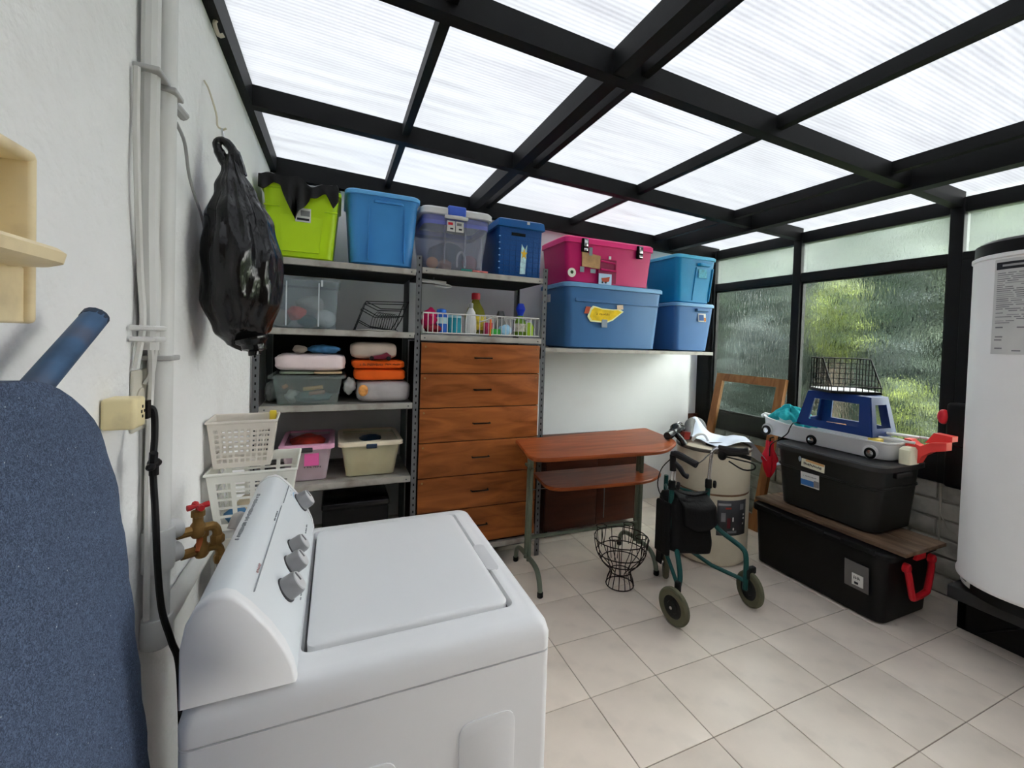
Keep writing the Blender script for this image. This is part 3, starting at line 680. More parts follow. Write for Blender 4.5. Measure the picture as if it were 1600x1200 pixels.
MB().loft([[(x, y, z) for x, z in ((-1.165, 1.352), (-1.05, 1.352), (-1.045, 1.372), (-1.07, 1.392), (-1.10, 1.378), (-1.16, 1.366))] for y in (.19, .22)]).build('body', mat('dark_red_toy', srgb(95, 30, 45), .4), to)
for x in (-1.155, -1.06): MB().lathe([(.013, 0), (.013, .008)], (x, .187, 1.357), 12, (0, -1, 0)).build('wheel', BLK, to)

# ---------------------------------------------------------------- shelf 4
def tub2(name, label, cx, yf, z0, body, lidm, handle, wb, wt, db, dt, h):
    t = thing(name, label, 'box', (cx, yf + dt / 2, z0))
    cy = yf + dt / 2
    loft_box(cx, cy, z0, z0 + h, (wb / 2, db / 2), (wt / 2, dt / 2), .022, .004).build('body', body, t)
    mb = MB(); rim(mb, cx, cy, z0 + h - .016, z0 + h + .012, (wt / 2, dt / 2), (wt / 2 + .016, dt / 2 + .016), .025, False); mb.build('rim', lidm, t)
    MB().box(cx - .03, cx + .03, yf - .022, yf - .006, z0 + h - .028, z0 + h - .002, .004).build('latch', handle, t)
    return t
CREAM = clear_plastic('cream_clear_plastic', srgb(222, 205, 180), .72, .35)
PINKC = clear_plastic('pinkish_clear_plastic', srgb(215, 195, 200), .65, .35)
tub2('storage_tub', 'cream translucent tub of papers on the lower shelf', -1.14, .235, .641, CREAM, mat('cream_rim', srgb(215, 195, 172), .45), mat('navy_latch', srgb(35, 50, 70), .5), .27, .335, .34, .40, .205)
o = MB().box(-1.255, -1.03, .275, .58, .655, .80, .004).build('paper_stack', mat('orange_tan_papers', srgb(195, 160, 115), .8, var=.3, vscale=22)); tag(o, 'stack of tan and orange papers inside the cream translucent tub', 'paper')
lump('pouch', 'dark blue pouch on top of papers in the cream translucent tub', 'pouch', (-1.13, .45, .825), (.07, .08, .025), mat('dark_blue_pouch', srgb(30, 50, 70), .6), .1, 4, 15)
t = tub2('storage_tub', 'pink-rimmed translucent tub of papers on the lower shelf', -1.485, .235, .641, PINKC, mat('pink_rim', srgb(205, 150, 175), .45), mat('charcoal_latch', (.04, .04, .045), .5), .20, .255, .36, .42, .205)
patch(t, 'sticker', mat('hot_pink_paper', srgb(215, 90, 150), .7), (-1.46, .2415, .77), (1, 0, 0), (0, 0, 1), .075, .07, .002)
scrawl(t, (-1.455, .247, .725), (1, 0, 0), (0, 0, 1), .09, .011, 11, seed=9)
lump('cloth', 'red and orange crumpled packs heaped in the pink-rimmed tub', 'packs', (-1.49, .43, .835), (.095, .13, .035), mat('red_packs', srgb(150, 45, 35), .6, var=.5, vscale=18), .12, 5, 16)
o = MB().box(-1.56, -1.41, .29, .58, .655, .79, .004).build('paper_stack', mat('pale_pink_papers', srgb(185, 165, 165), .8, var=.2, vscale=20)); tag(o, 'stack of pale papers inside the pink-rimmed translucent tub', 'paper')
# bottom shelf: black box
t = thing('black_case', 'flat black case on the bottom shelf of left bay', 'case', (-1.2, .45, .201))
MB().box(-1.40, -1.03, .27, .66, .201, .45, .01).build('body', BLK, t); MB().box(-1.405, -1.025, .265, .665, .451, .49, .01).build('lid', BLK_G, t)

# ---------------------------------------------------------------- wall shelf with bins
ws = thing('wall_shelf', 'long cream metal wall shelf carrying the blue bins', 'shelf', (.8, .55, 1.42))
mb = MB().box(0.0, 1.64, .32, .857, 1.432, 1.442); mb.box(0.0, 1.64, .315, .325, 1.415, 1.442); mb.build('board', SHELF, ws, smooth=0)
for x in (.25, 1.35): MB().prism([(.856, 1.431), (.38, 1.431), (.40, 1.415), (.856, 1.41)], 'x', x - .012, x + .012).build('bracket', WHITE_P, ws, smooth=0)
MB().box(0.0, .03, .33, .855, 1.36, 1.431).build('bracket', STEEL, ws, smooth=0)
BIG = mat('denim_blue_plastic', srgb(54, 96, 140), .42, var=.03)
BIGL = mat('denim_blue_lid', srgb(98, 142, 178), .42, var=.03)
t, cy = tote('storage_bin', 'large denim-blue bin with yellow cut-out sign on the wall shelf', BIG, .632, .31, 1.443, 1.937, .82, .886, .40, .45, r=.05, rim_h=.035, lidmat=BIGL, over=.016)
MB().box(.27, 1.04, .318, .34, 1.795, 1.803, .003).build('ledge', BIG, t)
MB().prism([(.27, 1.80), (1.04, 1.797), (1.04, 1.803), (.27, 1.82)], 'y', .322, .332).build('ledge', BIG, t)
YP = [(.395, 1.745), (.42, 1.77), (.455, 1.765), (.50, 1.755), (.60, 1.752), (.665, 1.757), (.70, 1.74), (.64, 1.695), (.60, 1.665), (.545, 1.645), (.40, 1.65), (.375, 1.685)]
sg = MB().prism(YP, 'y', .324, .328).build('sign_card', mat('cream_card', srgb(225, 215, 160), .7), t, smooth=0)
YPi = [(.53 + (x - .53) * .88, 1.71 + (z - 1.71) * .82) for x, z in YP]
MB().prism(YPi, 'y', .3225, .3242).build('yellow_face', mat('yellow_card', srgb(222, 172, 22), .7, var=.2, vscale=25), sg, smooth=0)
patch(sg, 'tape', mat('brown_tape', srgb(160, 70, 45), .6), (.372, .325, 1.735), (1, 0, 0), (.3, 0, 1), .04, .055, .002)
patch(sg, 'tape', mat('beige_tape', srgb(200, 180, 155), .6), (.665, .324, 1.772), (1, 0, .1), (-.1, 0, 1), .055, .035, .002)
patch(sg, 'tape', mat('grey_tape', srgb(120, 130, 140), .6), (.525, .322, 1.64), (1, 0, 0), (0, 0, 1), .05, .06, .002)
scrawl(sg, (.51, .3215, 1.71), (1, 0, 0), (0, 0, 1), .12, .018, 9, mat('brown_ink', srgb(120, 80, 20), .8), seed=12)
patch(t, 'sticker', PAPER, (.178, .60, 1.83), (0, 1, 0), (0, 0, 1), .05, .06, .003)
PINK = mat('magenta_plastic', srgb(178, 22, 92), .4, var=.03)
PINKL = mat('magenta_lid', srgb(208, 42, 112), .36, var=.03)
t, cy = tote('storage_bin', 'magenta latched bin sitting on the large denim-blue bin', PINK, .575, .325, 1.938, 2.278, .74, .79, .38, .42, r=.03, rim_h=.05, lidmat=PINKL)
for x in (.33, .83):
    l = MB().box(x - .028, x + .028, .312, .335, 2.165, 2.265, .006).build('latch', BLK, t)
    MB().box(x - .014, x + .02, .306, .315, 2.205, 2.26, .003).build('latch_plate', CHROME, l); MB().box(x - .014, x + .02, .306, .315, 2.172, 2.192, .003).build('latch_plate', CHROME, l)
MB().prism([(.31, 2.17), (.38, 2.16), (.475, 2.15), (.47, 2.05), (.315, 2.06)], 'y', .328, .333).build('cardboard_note', mat('kraft_card', srgb(158, 125, 88), .8, var=.2, vscale=18), t, smooth=0)
for x, z, ww_, hh in ((.385, 2.175, .028, .06), (.315, 2.035, .035, .04), (.41, 2.03, .045, .03)): patch(t, 'tape', mat('grey_tape', (.2, .2, .2), .6), (x, .327, z), (1, 0, 0), (0, 0, 1), ww_, hh, .001)
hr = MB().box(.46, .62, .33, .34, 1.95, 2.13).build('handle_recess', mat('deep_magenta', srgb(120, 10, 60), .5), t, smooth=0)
MB().tube([(.475, .328, 2.115), (.605, .328, 2.105), (.61, .322, 2.045), (.475, .322, 2.05)], .008, 8).build('handle', PINK, t)
st = MB().lathe([(.034, 0), (.034, .002)], (.232, .333, 2.005), 20, (0, -1, 0)).build('round_sticker', mat('cream_sticker', srgb(230, 215, 195), .7), t)
MB().lathe([(.014, 0), (.014, .001)], (.232, .3305, 2.008), 6, (0, -1, 0)).build('leaf_print', mat('dark_green_ink', srgb(50, 65, 35), .8), st)
st = patch(t, 'picture', mat('pale_blue_card', srgb(160, 185, 210), .7), (.52, .327, 1.975), (1, 0, 0), (0, 0, 1), .115, .09, .0015)
MB().prism([(.485, 1.985), (.52, 1.99), (.56, 2.0), (.555, 1.965), (.52, 1.95), (.49, 1.965)], 'y', .3235, .3252).build('print', mat('rust_print', srgb(165, 75, 55), .8), st, smooth=0)
for x in (.495, .525): MB().lathe([(.008, 0), (.008, .0012)], (x, .324, 1.953), 8, (0, -1, 0)).build('print', INK, st)
patch(t, 'tag', WHITE_P, (.555, .325, 2.145), (1, 0, 0), (0, 0, 1), .02, .024, .003)
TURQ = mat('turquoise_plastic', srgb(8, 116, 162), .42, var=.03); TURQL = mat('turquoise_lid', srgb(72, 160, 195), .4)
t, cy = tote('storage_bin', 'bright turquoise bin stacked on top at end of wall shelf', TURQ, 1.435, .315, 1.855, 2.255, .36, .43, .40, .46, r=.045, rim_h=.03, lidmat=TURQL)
MB().box(1.44, 1.56, .30, .335, 2.17, 2.195, .006).build('handle', TURQ, t); patch(t, 'sticker', mat('faded_sticker', srgb(85, 150, 170), .7, var=.3, vscale=60), (1.50, .33, 2.11), (1, 0, 0), (0, .1, 1), .09, .075, .003)
for x in (1.43, 1.615): MB().loft([[(x - .004, .325 + dy, 2.16), (x + .004, .325 + dy, 2.16), (x - .012, .35 + dy, 1.88), (x - .02, .35 + dy, 1.88)] for dy in (.02, -.002)]).build('rib', TURQ, t)
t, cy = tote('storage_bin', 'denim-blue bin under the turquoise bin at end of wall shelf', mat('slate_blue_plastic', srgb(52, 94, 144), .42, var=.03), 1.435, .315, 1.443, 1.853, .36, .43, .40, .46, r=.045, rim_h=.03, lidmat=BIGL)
MB().box(1.43, 1.56, .30, .335, 1.785, 1.81, .006).build('handle', BIG, t)
st = patch(t, 'sticker', PAPER, (1.51, .328, 1.735), (1, 0, 0), (0, .1, 1), .085, .07, .003)
patch(st, 'print', mat('blue_ink', srgb(60, 85, 130), .8), (1.50, .3225, 1.735), (1, 0, 0), (0, .1, 1), .05, .05); patch(st, 'print', mat('orange_ink', srgb(190, 120, 60), .8), (1.54, .3225, 1.72), (1, 0, 0), (0, .1, 1), .02, .03)

# ================================================================== washing machine
ENAM = mat('white_enamel', (.84, .845, .85), .28, var=.012, vscale=3, bump=0)
wm = thing('washing_machine', 'white top-loading washing machine against the left wall', 'washing machine', (-1.23, -1.38, 0))
WX0, WX1, WY0, WY1 = -1.565, -.905, -1.73, -1.035
body = MB().loft([rr((WX0 + WX1) / 2, (WY0 + WY1) / 2, (WX1 - WX0) / 2 - d, (WY1 - WY0) / 2 - d, .018, z, 4) for z, d in ((.03, 0), (.816, 0))]).build('body', ENAM, wm)
for q, (x0, x1, zt) in enumerate(((-1.105, -.985, .715), (-1.36, -1.225, .69))):
    pts = smooth_poly([(x0, .10), (x1, .10), (x1, zt), (x0, zt)], [.03] * 4, 5)
    mb = MB(); mb.loft([[(x, WY0 + .002, z) for x, z in pts], [(x, WY0 - .0025, z) for x, z in pts], [((x0 + x1) / 2 + (x - (x0 + x1) / 2) * .95, WY0 - .004, (.1 + zt) / 2 + (z - (.1 + zt) / 2) * .985) for x, z in pts]], False, True); mb.build('embossed_panel', ENAM, body, smooth=50)
for x in (WX0 + .06, WX1 - .06):
    for y in (WY0 + .06, WY1 - .06): MB().lathe([(.025, 0), (.025, .012), (.012, .015), (.012, .035)], (x, y, 0), 12).build('foot', BLK, wm)
MB().box(WX0 + .012, WX1 - .012, WY0 + .012, WY1 - .012, .812, .826).build('seam', DARK, wm, smooth=0)
cx, cy, hx, hy = (WX0 + WX1) / 2, (WY0 + WY1) / 2, (WX1 - WX0) / 2, (WY1 - WY0) / 2
ox0, ox1, oy0, oy1 = -1.392, -.968, -1.655, -1.092          # lid opening
def ring8(z, hx_, hy_, r): return rr(cx, cy, hx_, hy_, r, z, 5)
inner = lambda z, g, r: rr((ox0 + ox1) / 2, (oy0 + oy1) / 2, (ox1 - ox0) / 2 + g, (oy1 - oy0) / 2 + g, r, z, 5)
deck = MB().loft([ring8(.820, hx, hy, .018), ring8(.852, hx + .001, hy + .001, .02), ring8(.872, hx - .004, hy - .004, .024), ring8(.882, hx - .014, hy - .014, .03), ring8(.884, hx - .03, hy - .03, .03),
                  inner(.884, .022, .035), inner(.889, .014, .03), inner(.888, .004, .02), inner(.868, .0, .018)], True, True)
deck.build('top_deck', ENAM, wm, smooth=50)
MB().loft([inner(.8681, -.001, .018), inner(.8695, -.001, .018)]).build('lid_gap', mat('grey_gap_shadow', (.12, .12, .125), .7), wm)  # dark sheet paints the shade in the gap around the lid
lid = MB().loft([inner(.870, -.007, .02), inner(.889, -.006, .022), inner(.8935, -.010, .022), inner(.895, -.02, .02), inner(.8955, -.05, .02)]).build('lid', ENAM, wm, smooth=50)
MB().loft([rr(-.958, -1.42, .016, .075, .014, z, 4) for z in (.8865, .890)] + [rr(-.958, -1.42, .010, .068, .009, .8905, 4)]).build('finger_notch', mat('notch_shading_grey', (.70, .70, .71), .35), wm)  # white notch; its soft shading is put into the grey colour
# console
prof = [(-1.562, .886), (-1.562, .98), (-1.556, 1.015), (-1.543, 1.042), (-1.524, 1.056), (-1.505, 1.059), (-1.492, 1.053), (-1.47, 1.03), (-1.44, .990), (-1.418, .952), (-1.404, .915), (-1.398, .886)]
def cons(y, k):
    c0 = (-1.49, .93); return [(c0[0] + (x - c0[0]) * k, y, max(.8855, c0[1] + (z - c0[1]) * k)) for x, z in prof]
con = MB().loft([cons(-1.705, 1), cons(-1.06, 1)]).build('console', mat('bluish_white_panel', (.75, .79, .81), .3, var=.01), wm, smooth=40)
for s, y in ((-1, -1.705), (1, -1.06)):
    MB().loft([cons(y + s * .0, 1.015), cons(y + s * .013, 1.02), cons(y + s * .021, 1.005), cons(y + s * .025, .96)]).build('end_cap', ENAM, wm, smooth=50)
fn = Vector((.84, 0, .54)).normalized(); fu = Vector((-.54, 0, .84)).normalized(); fy = Vector((0, 1, 0))
GREYP = mat('light_grey_print', (.34, .36, .38), .6); BLUEP = mat('blue_print', srgb(120, 170, 205), .5)
KNOB = mat('silver_grey_knob', (.30, .30, .31), .35, .35); KTOP = mat('pale_knob_face', (.62, .63, .64), .3)
def onpanel(y, q): return Vector((-1.4405, y, .9845)) + fu * q      # q along the slope
for k, (y, q, r) in enumerate(((-1.572, -.018, .024), (-1.468, -.018, .023), (-1.385, -.016, .022), (-1.082, -.008, .027))):
    c = onpanel(y, q)
    b = MB().lathe([(r * 1.12, -.006), (r * 1.12, .004), (r, .005)], c, 24, fn).build('dial_base', mat('dark_dial_ring', (.05, .05, .055), .4), wm)
    kb = MB(); kb.lathe([(r, .004), (r * .97, .026), (r * .88, .031)], c, 20, fn); kb = kb.build('knob', KNOB, wm)
    MB().lathe([(r * .86, .0308), (r * .84, .033), (r * .3, .0335)], c, 20, fn).build('face', KTOP, kb)
    MB().obox(c + fn * .0345 + fu * r * .4, fy, fn, fu, .0015, .001, r * .4).build('pointer', INKGREY, kb)
    ar = MB().tube([c + fn * .0012 + (fu * math.cos(a) + fy * math.sin(a)) * r * 1.35 for a in [(-1.6 + i * .2) for i in range(15)]], .0014, 4); ar.build('dial_print', BLUEP, wm)
    dt_ = MB()
    for i in range(9):
        a = -2.0 + i * .5; dt_.obox(c + fn * .001 + (fu * math.cos(a) + fy * math.sin(a)) * r * 1.75, fy, fn, fu, .0035, .0004, .0010)
    dt_.build('dial_print', GREYP, wm, smooth=0)
ln = MB(); ln.obox(onpanel(-1.46, .055) + fn * .0015, fy, fn, fu, .215, .0012, .0006); ln.obox(onpanel(-1.14, .052) + fn * .002, fy, fn, fu, .075, .0012, .0006)
ln.build('print_line', GREYP, wm, smooth=0)
scrawl(wm, onpanel(-1.60, .062) + fn * .0015, (0, 1, 0), fu, .035, .006, 5, mat('red_grey_print', (.5, .34, .34), .6), 'brand_mark', 3)
scrawl(wm, onpanel(-1.33, .062) + fn * .0015, (0, 1, 0), fu, .06, .004, 14, GREYP, 'print_line', 5)
scrawl(wm, Vector((-1.526, -1.35, 1.0575)), (0, 1, 0), (-1, 0, .1), .30, .008, 40, GREYP, 'warning_print', 6)
scrawl(wm, onpanel(-1.52, -.065) + fn * .0022, (0, 1, 0), fu, .05, .003, 10, GREYP, 'print_line', 7); scrawl(wm, onpanel(-1.20, -.05) + fn * .0022, (0, 1, 0), fu, .06, .003, 10, GREYP, 'print_line', 8)

# ================================================================== left wall: pipes, cables, outlet, taps
PVC = mat('white_pvc', (.68, .68, .66), .4, var=.03, dirt=(.45, .38, .3), dirt_amt=.25, dscale=4)
pp = thing('water_pipe', 'white vertical water pipe on the left wall ending in a cap', 'pipe', (-1.73, -1.24, .73))
MB().tube([(-1.731, -1.235, 2.55), (-1.731, -1.235, .75)], .025, 14).build('pipe', PVC, pp)
MB().lathe([(.024, 0), (.032, .006), (.034, .02), (.034, .07), (.031, .075)], (-1.731, -1.235, .715), 16).build('cap', PVC, pp)
for z in (.93, .99): MB().tube([(-1.731, -1.235, z), (-1.70, -1.20, z)], .024, 12).build('branch', PVC, pp)
MB().lathe([(.032, 0), (.034, .01), (.034, .09), (.032, .1)], (-1.731, -1.235, .905), 16).build('tee', PVC, pp)
MB().tube([(-1.735, -1.18, .745), (-1.738, -.95, .742), (-1.738, -.30, .735)], .024, 12).build('wall_run', PVC, pp)
for z in (2.05, 1.42): MB().box(-1.76, -1.70, -1.265, -1.205, z - .006, z + .006, .003).build('clamp', mat('grey_clamp', (.45, .45, .44), .5), pp)
c2 = thing('conduit', 'thinner white conduit beside the vertical water pipe', 'conduit', (-1.74, -1.29, 1.4))
MB().tube([(-1.738, -1.297, 2.55), (-1.738, -1.297, 2.05), (-1.74, -1.292, 1.75), (-1.738, -1.282, 1.5), (-1.738, -1.282, 1.44)], .018, 10, smooth=5).build('pipe', PVC, c2)
cl = MB(); cl.box(-1.76, -1.712, -1.33, -1.255, 2.055, 2.066, .003); cl.build('clamp', mat('grey_clamp', (.4, .4, .4), .5), c2)
for z in (1.465, 1.49): MB().tube([(-1.755, -1.34, z), (-1.718, -1.33, z), (-1.715, -1.27, z), (-1.74, -1.26, z)], .006, 6).build('clamp', PVC, c2)
CAB_W = mat('white_cable', (.66, .65, .62), .5)
for k, (pts, lb_) in enumerate((
    ([(-1.748, -1.34, 2.05), (-1.75, -1.335, 1.95), (-1.745, -1.34, 1.8), (-1.748, -1.31, 1.62), (-1.742, -1.31, 1.5), (-1.75, -1.32, 1.40)], 'white cable running left of the thin conduit'),
    ([(-1.738, -1.262, 2.0), (-1.735, -1.262, 1.85), (-1.735, -1.258, 1.7), (-1.73, -1.262, 1.55), (-1.735, -1.272, 1.40), (-1.748, -1.272, 1.36)], 'white cable between conduit and vertical water pipe'),
    ([(-1.74, -1.285, 1.48), (-1.736, -1.275, 1.40), (-1.742, -1.268, 1.2), (-1.742, -1.268, .8)], 'thin white cable down from conduit past the socket'))):
    o = MB().tube(pts, .0065, 6, smooth=6).build('cable', CAB_W); tag(o, lb_, 'cable')
MB().tube([(-1.735, -1.26, 1.43), (-1.735, -1.20, 1.435)], .011, 8).build('clamp_bar', PVC, pp)
o = MB().tube([(-1.725, -1.17, 2.01), (-1.72, -1.12, 1.98), (-1.735, -1.02, 1.93), (-1.738, -.95, 1.89), (-1.742, -.83, 1.83), (-1.75, -.74, 1.74)], .004, 6, smooth=5).build('cable', mat('grey_cable', (.35, .35, .35), .5)); tag(o, 'grey cable slanting from pipe to behind the black bag', 'cable')
o = MB().tube([(-1.735, -1.155, 2.06), (-1.72, -1.12, 2.045)], .012, 8).build('wall_hook', mat('grey_peg', (.4, .4, .4), .5)); tag(o, 'short grey peg on wall beside the vertical pipe', 'peg')
ol = thing('wall_socket', 'cream wall socket plate behind cables on the left wall', 'socket', (-1.755, -1.27, 1.32))
MB().box(-1.759, -1.752, -1.325, -1.232, 1.255, 1.395, .006).build('plate', mat('cream_plate', (.60, .57, .48), .45), ol)
MB().lathe([(.028, 0), (.028, .003), (.02, .005)], (-1.752, -1.285, 1.325), 20, (1, 0, 0)).build('insert', mat('cream_insert', (.55, .51, .42), .45), ol)
sx = thing('socket_box', 'bulky beige surface-mounted socket box with black plug on the left wall', 'socket', (-1.74, -1.43, 1.29))
ad = MB().box(-1.759, -1.705, -1.462, -1.405, 1.288, 1.350, .007).build('box', mat('beige_adapter', srgb(205, 192, 150), .45, var=.05, dirt=(.35, .28, .18), dirt_amt=.3, dscale=20), sx)
hs = MB()
for y, z in ((-1.425, 1.33), (-1.425, 1.31), (-1.415, 1.32), (-1.43, 1.32)): hs.box(-1.7055, -1.704, y - .002, y + .002, z - .003, z + .003)
hs.build('socket_hole', DARK, ad, smooth=0)
pc = thing('power_cord', 'black power cord plugged into the beige socket box and running down', 'cord', (-1.70, -1.39, 1.31))
MB().loft([[(x, y, z) for x, z in ((-1.735, 1.30), (-1.703, 1.30), (-1.703, 1.338), (-1.735, 1.338))] for y in (-1.404, -1.385)] + [[(x, -1.372, z) for x, z in ((-1.727, 1.31), (-1.708, 1.31), (-1.708, 1.328), (-1.727, 1.328))]]).build('plug', BLK, pc)
MB().tube([(-1.718, -1.375, 1.32), (-1.705, -1.365, 1.312), (-1.70, -1.372, 1.26), (-1.70, -1.38, 1.19), (-1.695, -1.377, 1.08), (-1.69, -1.38, .98), (-1.68, -1.385, .88), (-1.665, -1.375, .80), (-1.65, -1.375, .73), (-1.64, -1.38, .5)], .0065, 8, smooth=6).build('cord', BLK, pc)
q_ = (-1.699, -1.378, 1.20)
tie = MB(); tie.ball(q_, .012, .016, .012, 10, 7); tie.ball((q_[0], q_[1] - .018, q_[2] - .004), .009, .013, .008, 8, 6); tie.ball((q_[0], q_[1] + .018, q_[2] - .004), .009, .013, .008, 8, 6); tie.tube([(q_[0], q_[1] - .006, q_[2]), (q_[0] + .004, q_[1] - .016, q_[2] + .026)], .008, 6); tie.tube([(q_[0], q_[1], q_[2]), (q_[0], q_[1], q_[2] - .026)], .009, 8)
tie.build('knot_wrap', BLK, pc)
BRASS = mat('aged_brass', srgb(140, 108, 62), .42, .55, var=.2, vscale=30)
def tap(name, label, c, d, handle):
    """brass garden tap; d is the horizontal outlet direction"""
    c = Vector(c); d = Vector(d).normalized(); t = thing(name, label, 'tap', tuple(c))
    b = MB(); b.tube([c - d * .045, c - d * .015], .013, 10); b.lathe([(.012, -.02), (.017, -.012), (.017, .012), (.012, .02), (.012, .034), (.016, .036), (.016, .05), (.008, .053)], c, 10)
    b.tube([c, c + d * .03, c + d * .042 + Vector((0, 0, -.012)), c + d * .045 + Vector((0, 0, -.034))], [.013, .012, .011, .012], 10, smooth=3)
    b.build('body', BRASS, t)
    cp = MB().lathe([(.015, 0), (.017, .004), (.017, .018), (.014, .022)], c + d * .045 + Vector((0, 0, -.05)), 8).build('hose_nut', BRASS, t)
    h = MB()
    hm = mat('red_tap_handle', srgb(170, 35, 40), .4)
    if handle:
        top = c + Vector((0, 0, .062)); h.tube([top + Vector((0, 0, -.012)), top], .006, 8)
        e = d.cross(Vector((0, 0, 1)))
        h.tube([top - e * .024, top, top + e * .024], [.008, .005, .008], 8, smooth=3); h.tube([top - d * .024, top, top + d * .024], [.008, .005, .008], 8, smooth=3)
        h.build('handle', hm, t)
    else:
        h.tube([c + Vector((0, 0, .045)), c + Vector((.0, -.02, .03)), c + Vector((.0, -.04, .012))], [.006, .007, .005], 8, smooth=3); h.build('lever', mat('rusty_lever', srgb(165, 85, 45), .6), t)
    return t
tap('brass_tap', 'brass wall tap with red cross handle above washer hoses', (-1.668, -1.165, .965), (.85, .5, 0), True)
tap('brass_tap', 'lower brass tap with hose beside the washing machine', (-1.665, -1.14, .90), (.85, .5, 0), False)
hs_ = MB().tube([(-1.627, -1.117, .852), (-1.622, -1.11, .80), (-1.63, -1.12, .70), (-1.635, -1.14, .5), (-1.62, -1.16, .25)], .011, 8, smooth=6).build('inlet_hose', mat('white_hose', (.6, .59, .55), .5)); tag(hs_, 'white inlet hose dropping from lower brass tap', 'hose')
hs_ = MB().tube([(-1.60, -1.10, .93), (-1.592, -1.085, .955), (-1.585, -1.065, .93), (-1.60, -1.07, .83), (-1.615, -1.085, .6), (-1.61, -1.10, .3)], .017, 10, smooth=6).build('drain_hose', mat('grey_white_hose', (.5, .49, .46), .5)); tag(hs_, 'pale drain hose looped behind the washing machine console', 'hose')

# ================================================================== black rubbish bag on the left wall
BAGM = mat('black_bin_liner', (.005, .005, .0055), .2, var=.2, bump=.9, bscale=22, stretch=(1, 1, .4), spec=.4)
bg = thing('rubbish_bag', 'full black rubbish bag hanging from a hook on the left wall', 'bag', (-1.63, -.82, 1.45))
def bagf(u, v):
    th = u * 2 * PI; z = 1.435 + v * .625
    prof_ = [(0, .004), (.03, .055), (.10, .098), (.26, .132), (.46, .140), (.66, .112), (.82, .068), (.93, .036), (1, .016)]
    for (a, ra), (b, rb) in zip(prof_, prof_[1:]):
        if a <= v <= b:
            tt = (v - a) / (b - a); tt = tt * tt * (3 - 2 * tt); r = ra + (rb - ra) * tt; break
    fold = .055 * math.sin(9 * th + 2.2 * math.sin(5 * v)) * (.25 + v) + .04 * math.sin(17 * th + 7 * v) * v + wob((math.cos(th), math.sin(th), v * 2.2), 4.2, .05, 2)
    r *= 1 + fold
    cx_ = -1.628 + .0 * v; cx_ -= .055 * max(0, v - .5) * 2 * .8
    x = cx_ + r * math.cos(th) * .80; x = max(x, -1.757)
    return (x, -.83 + r * math.sin(th) * 1.05, z + .012 * math.sin(3 * th) * (1 - v))
bgo = MB().grid(bagf, 96, 60, True).build('bag', BAGM, bg, smooth=180)
kn = MB(); kn.tube([(-1.682, -.83, 2.03), (-1.70, -.83, 2.06), (-1.71, -.83, 2.09), (-1.695, -.83, 2.105), (-1.675, -.83, 2.09), (-1.66, -.83, 2.06), (-1.645, -.83, 2.0)], [.018, .016, .013, .012, .014, .018, .02], 10, smooth=4)
kn.build('knot', BAGM, bg)
MB().tube([(-1.60, -.87, 1.47), (-1.592, -.87, 1.44), (-1.59, -.872, 1.418), (-1.588, -.872, 1.405)], [.05, .036, .018, .003], 10, smooth=3).build('corner', BAGM, bg, smooth=60)
hk = thing('wall_hook', 'bent white wire hook holding the black rubbish bag', 'hook', (-1.70, -.83, 2.1))
MB().tube([(-1.755, -.79, 2.30), (-1.74, -.80, 2.27), (-1.715, -.82, 2.19), (-1.71, -.825, 2.15), (-1.695, -.83, 2.14), (-1.685, -.83, 2.145)], .003, 6, smooth=4).build('wire', mat('cream_wire', (.6, .55, .42), .5), hk)
MB().tube([(-1.697, -.83, 2.142), (-1.692, -.83, 2.10)], .004, 6).build('drop', CHROME, hk)
o = MB().tube([(-1.752, -.72, 2.56), (-1.74, -.72, 2.545), (-1.745, -.72, 2.53), (-1.735, -.71, 2.50), (-1.72, -.71, 2.505)], .007, 6, smooth=3).build('ceiling_hook', mat('cream_knot', (.55, .5, .4), .6)); tag(o, 'small knotted cream cord under the roof edge on left wall', 'cord')

# ================================================================== iron holder and ironing board
BEI = mat('beige_holder_plastic', srgb(205, 190, 155), .5, var=.05, dirt=(.3, .2, .1), dirt_amt=.35, dscale=16)
ih = thing('iron_holder', 'beige plastic iron holder mounted on the left wall', 'holder', (-1.74, -1.9, 1.5))
y0, y1 = -2.12, -1.80
bp = MB(); bp.box(-1.759, -1.745, y0, y1, 1.49, 1.705, .006); bp.build('back_plate', BEI, ih)
MB().box(-1.75, -1.695, y0, y1 - .002, 1.692, 1.706, .006).build('hood', BEI, ih)
MB().box(-1.75, -1.695, y1 - .012, y1, 1.491, 1.703, .006).build('side', BEI, ih)
MB().loft([rr(-1.70, (y0 + y1) / 2 - .012, .058 + d, (y1 - y0) / 2 - .006 + d, .056, z, 8) for z, d in ((1.560, -.012), (1.564, -.002), (1.576, 0), (1.581, -.006))]).build('ledge', BEI, ih)
MB().box(-1.718, -1.703, y0, y1 - .006, 1.491, 1.562, .004).build('lower_front', BEI, ih)
ib = thing('ironing_board', 'navy-covered ironing board standing folded against the left wall', 'ironing board', (-1.55, -1.85, 0))
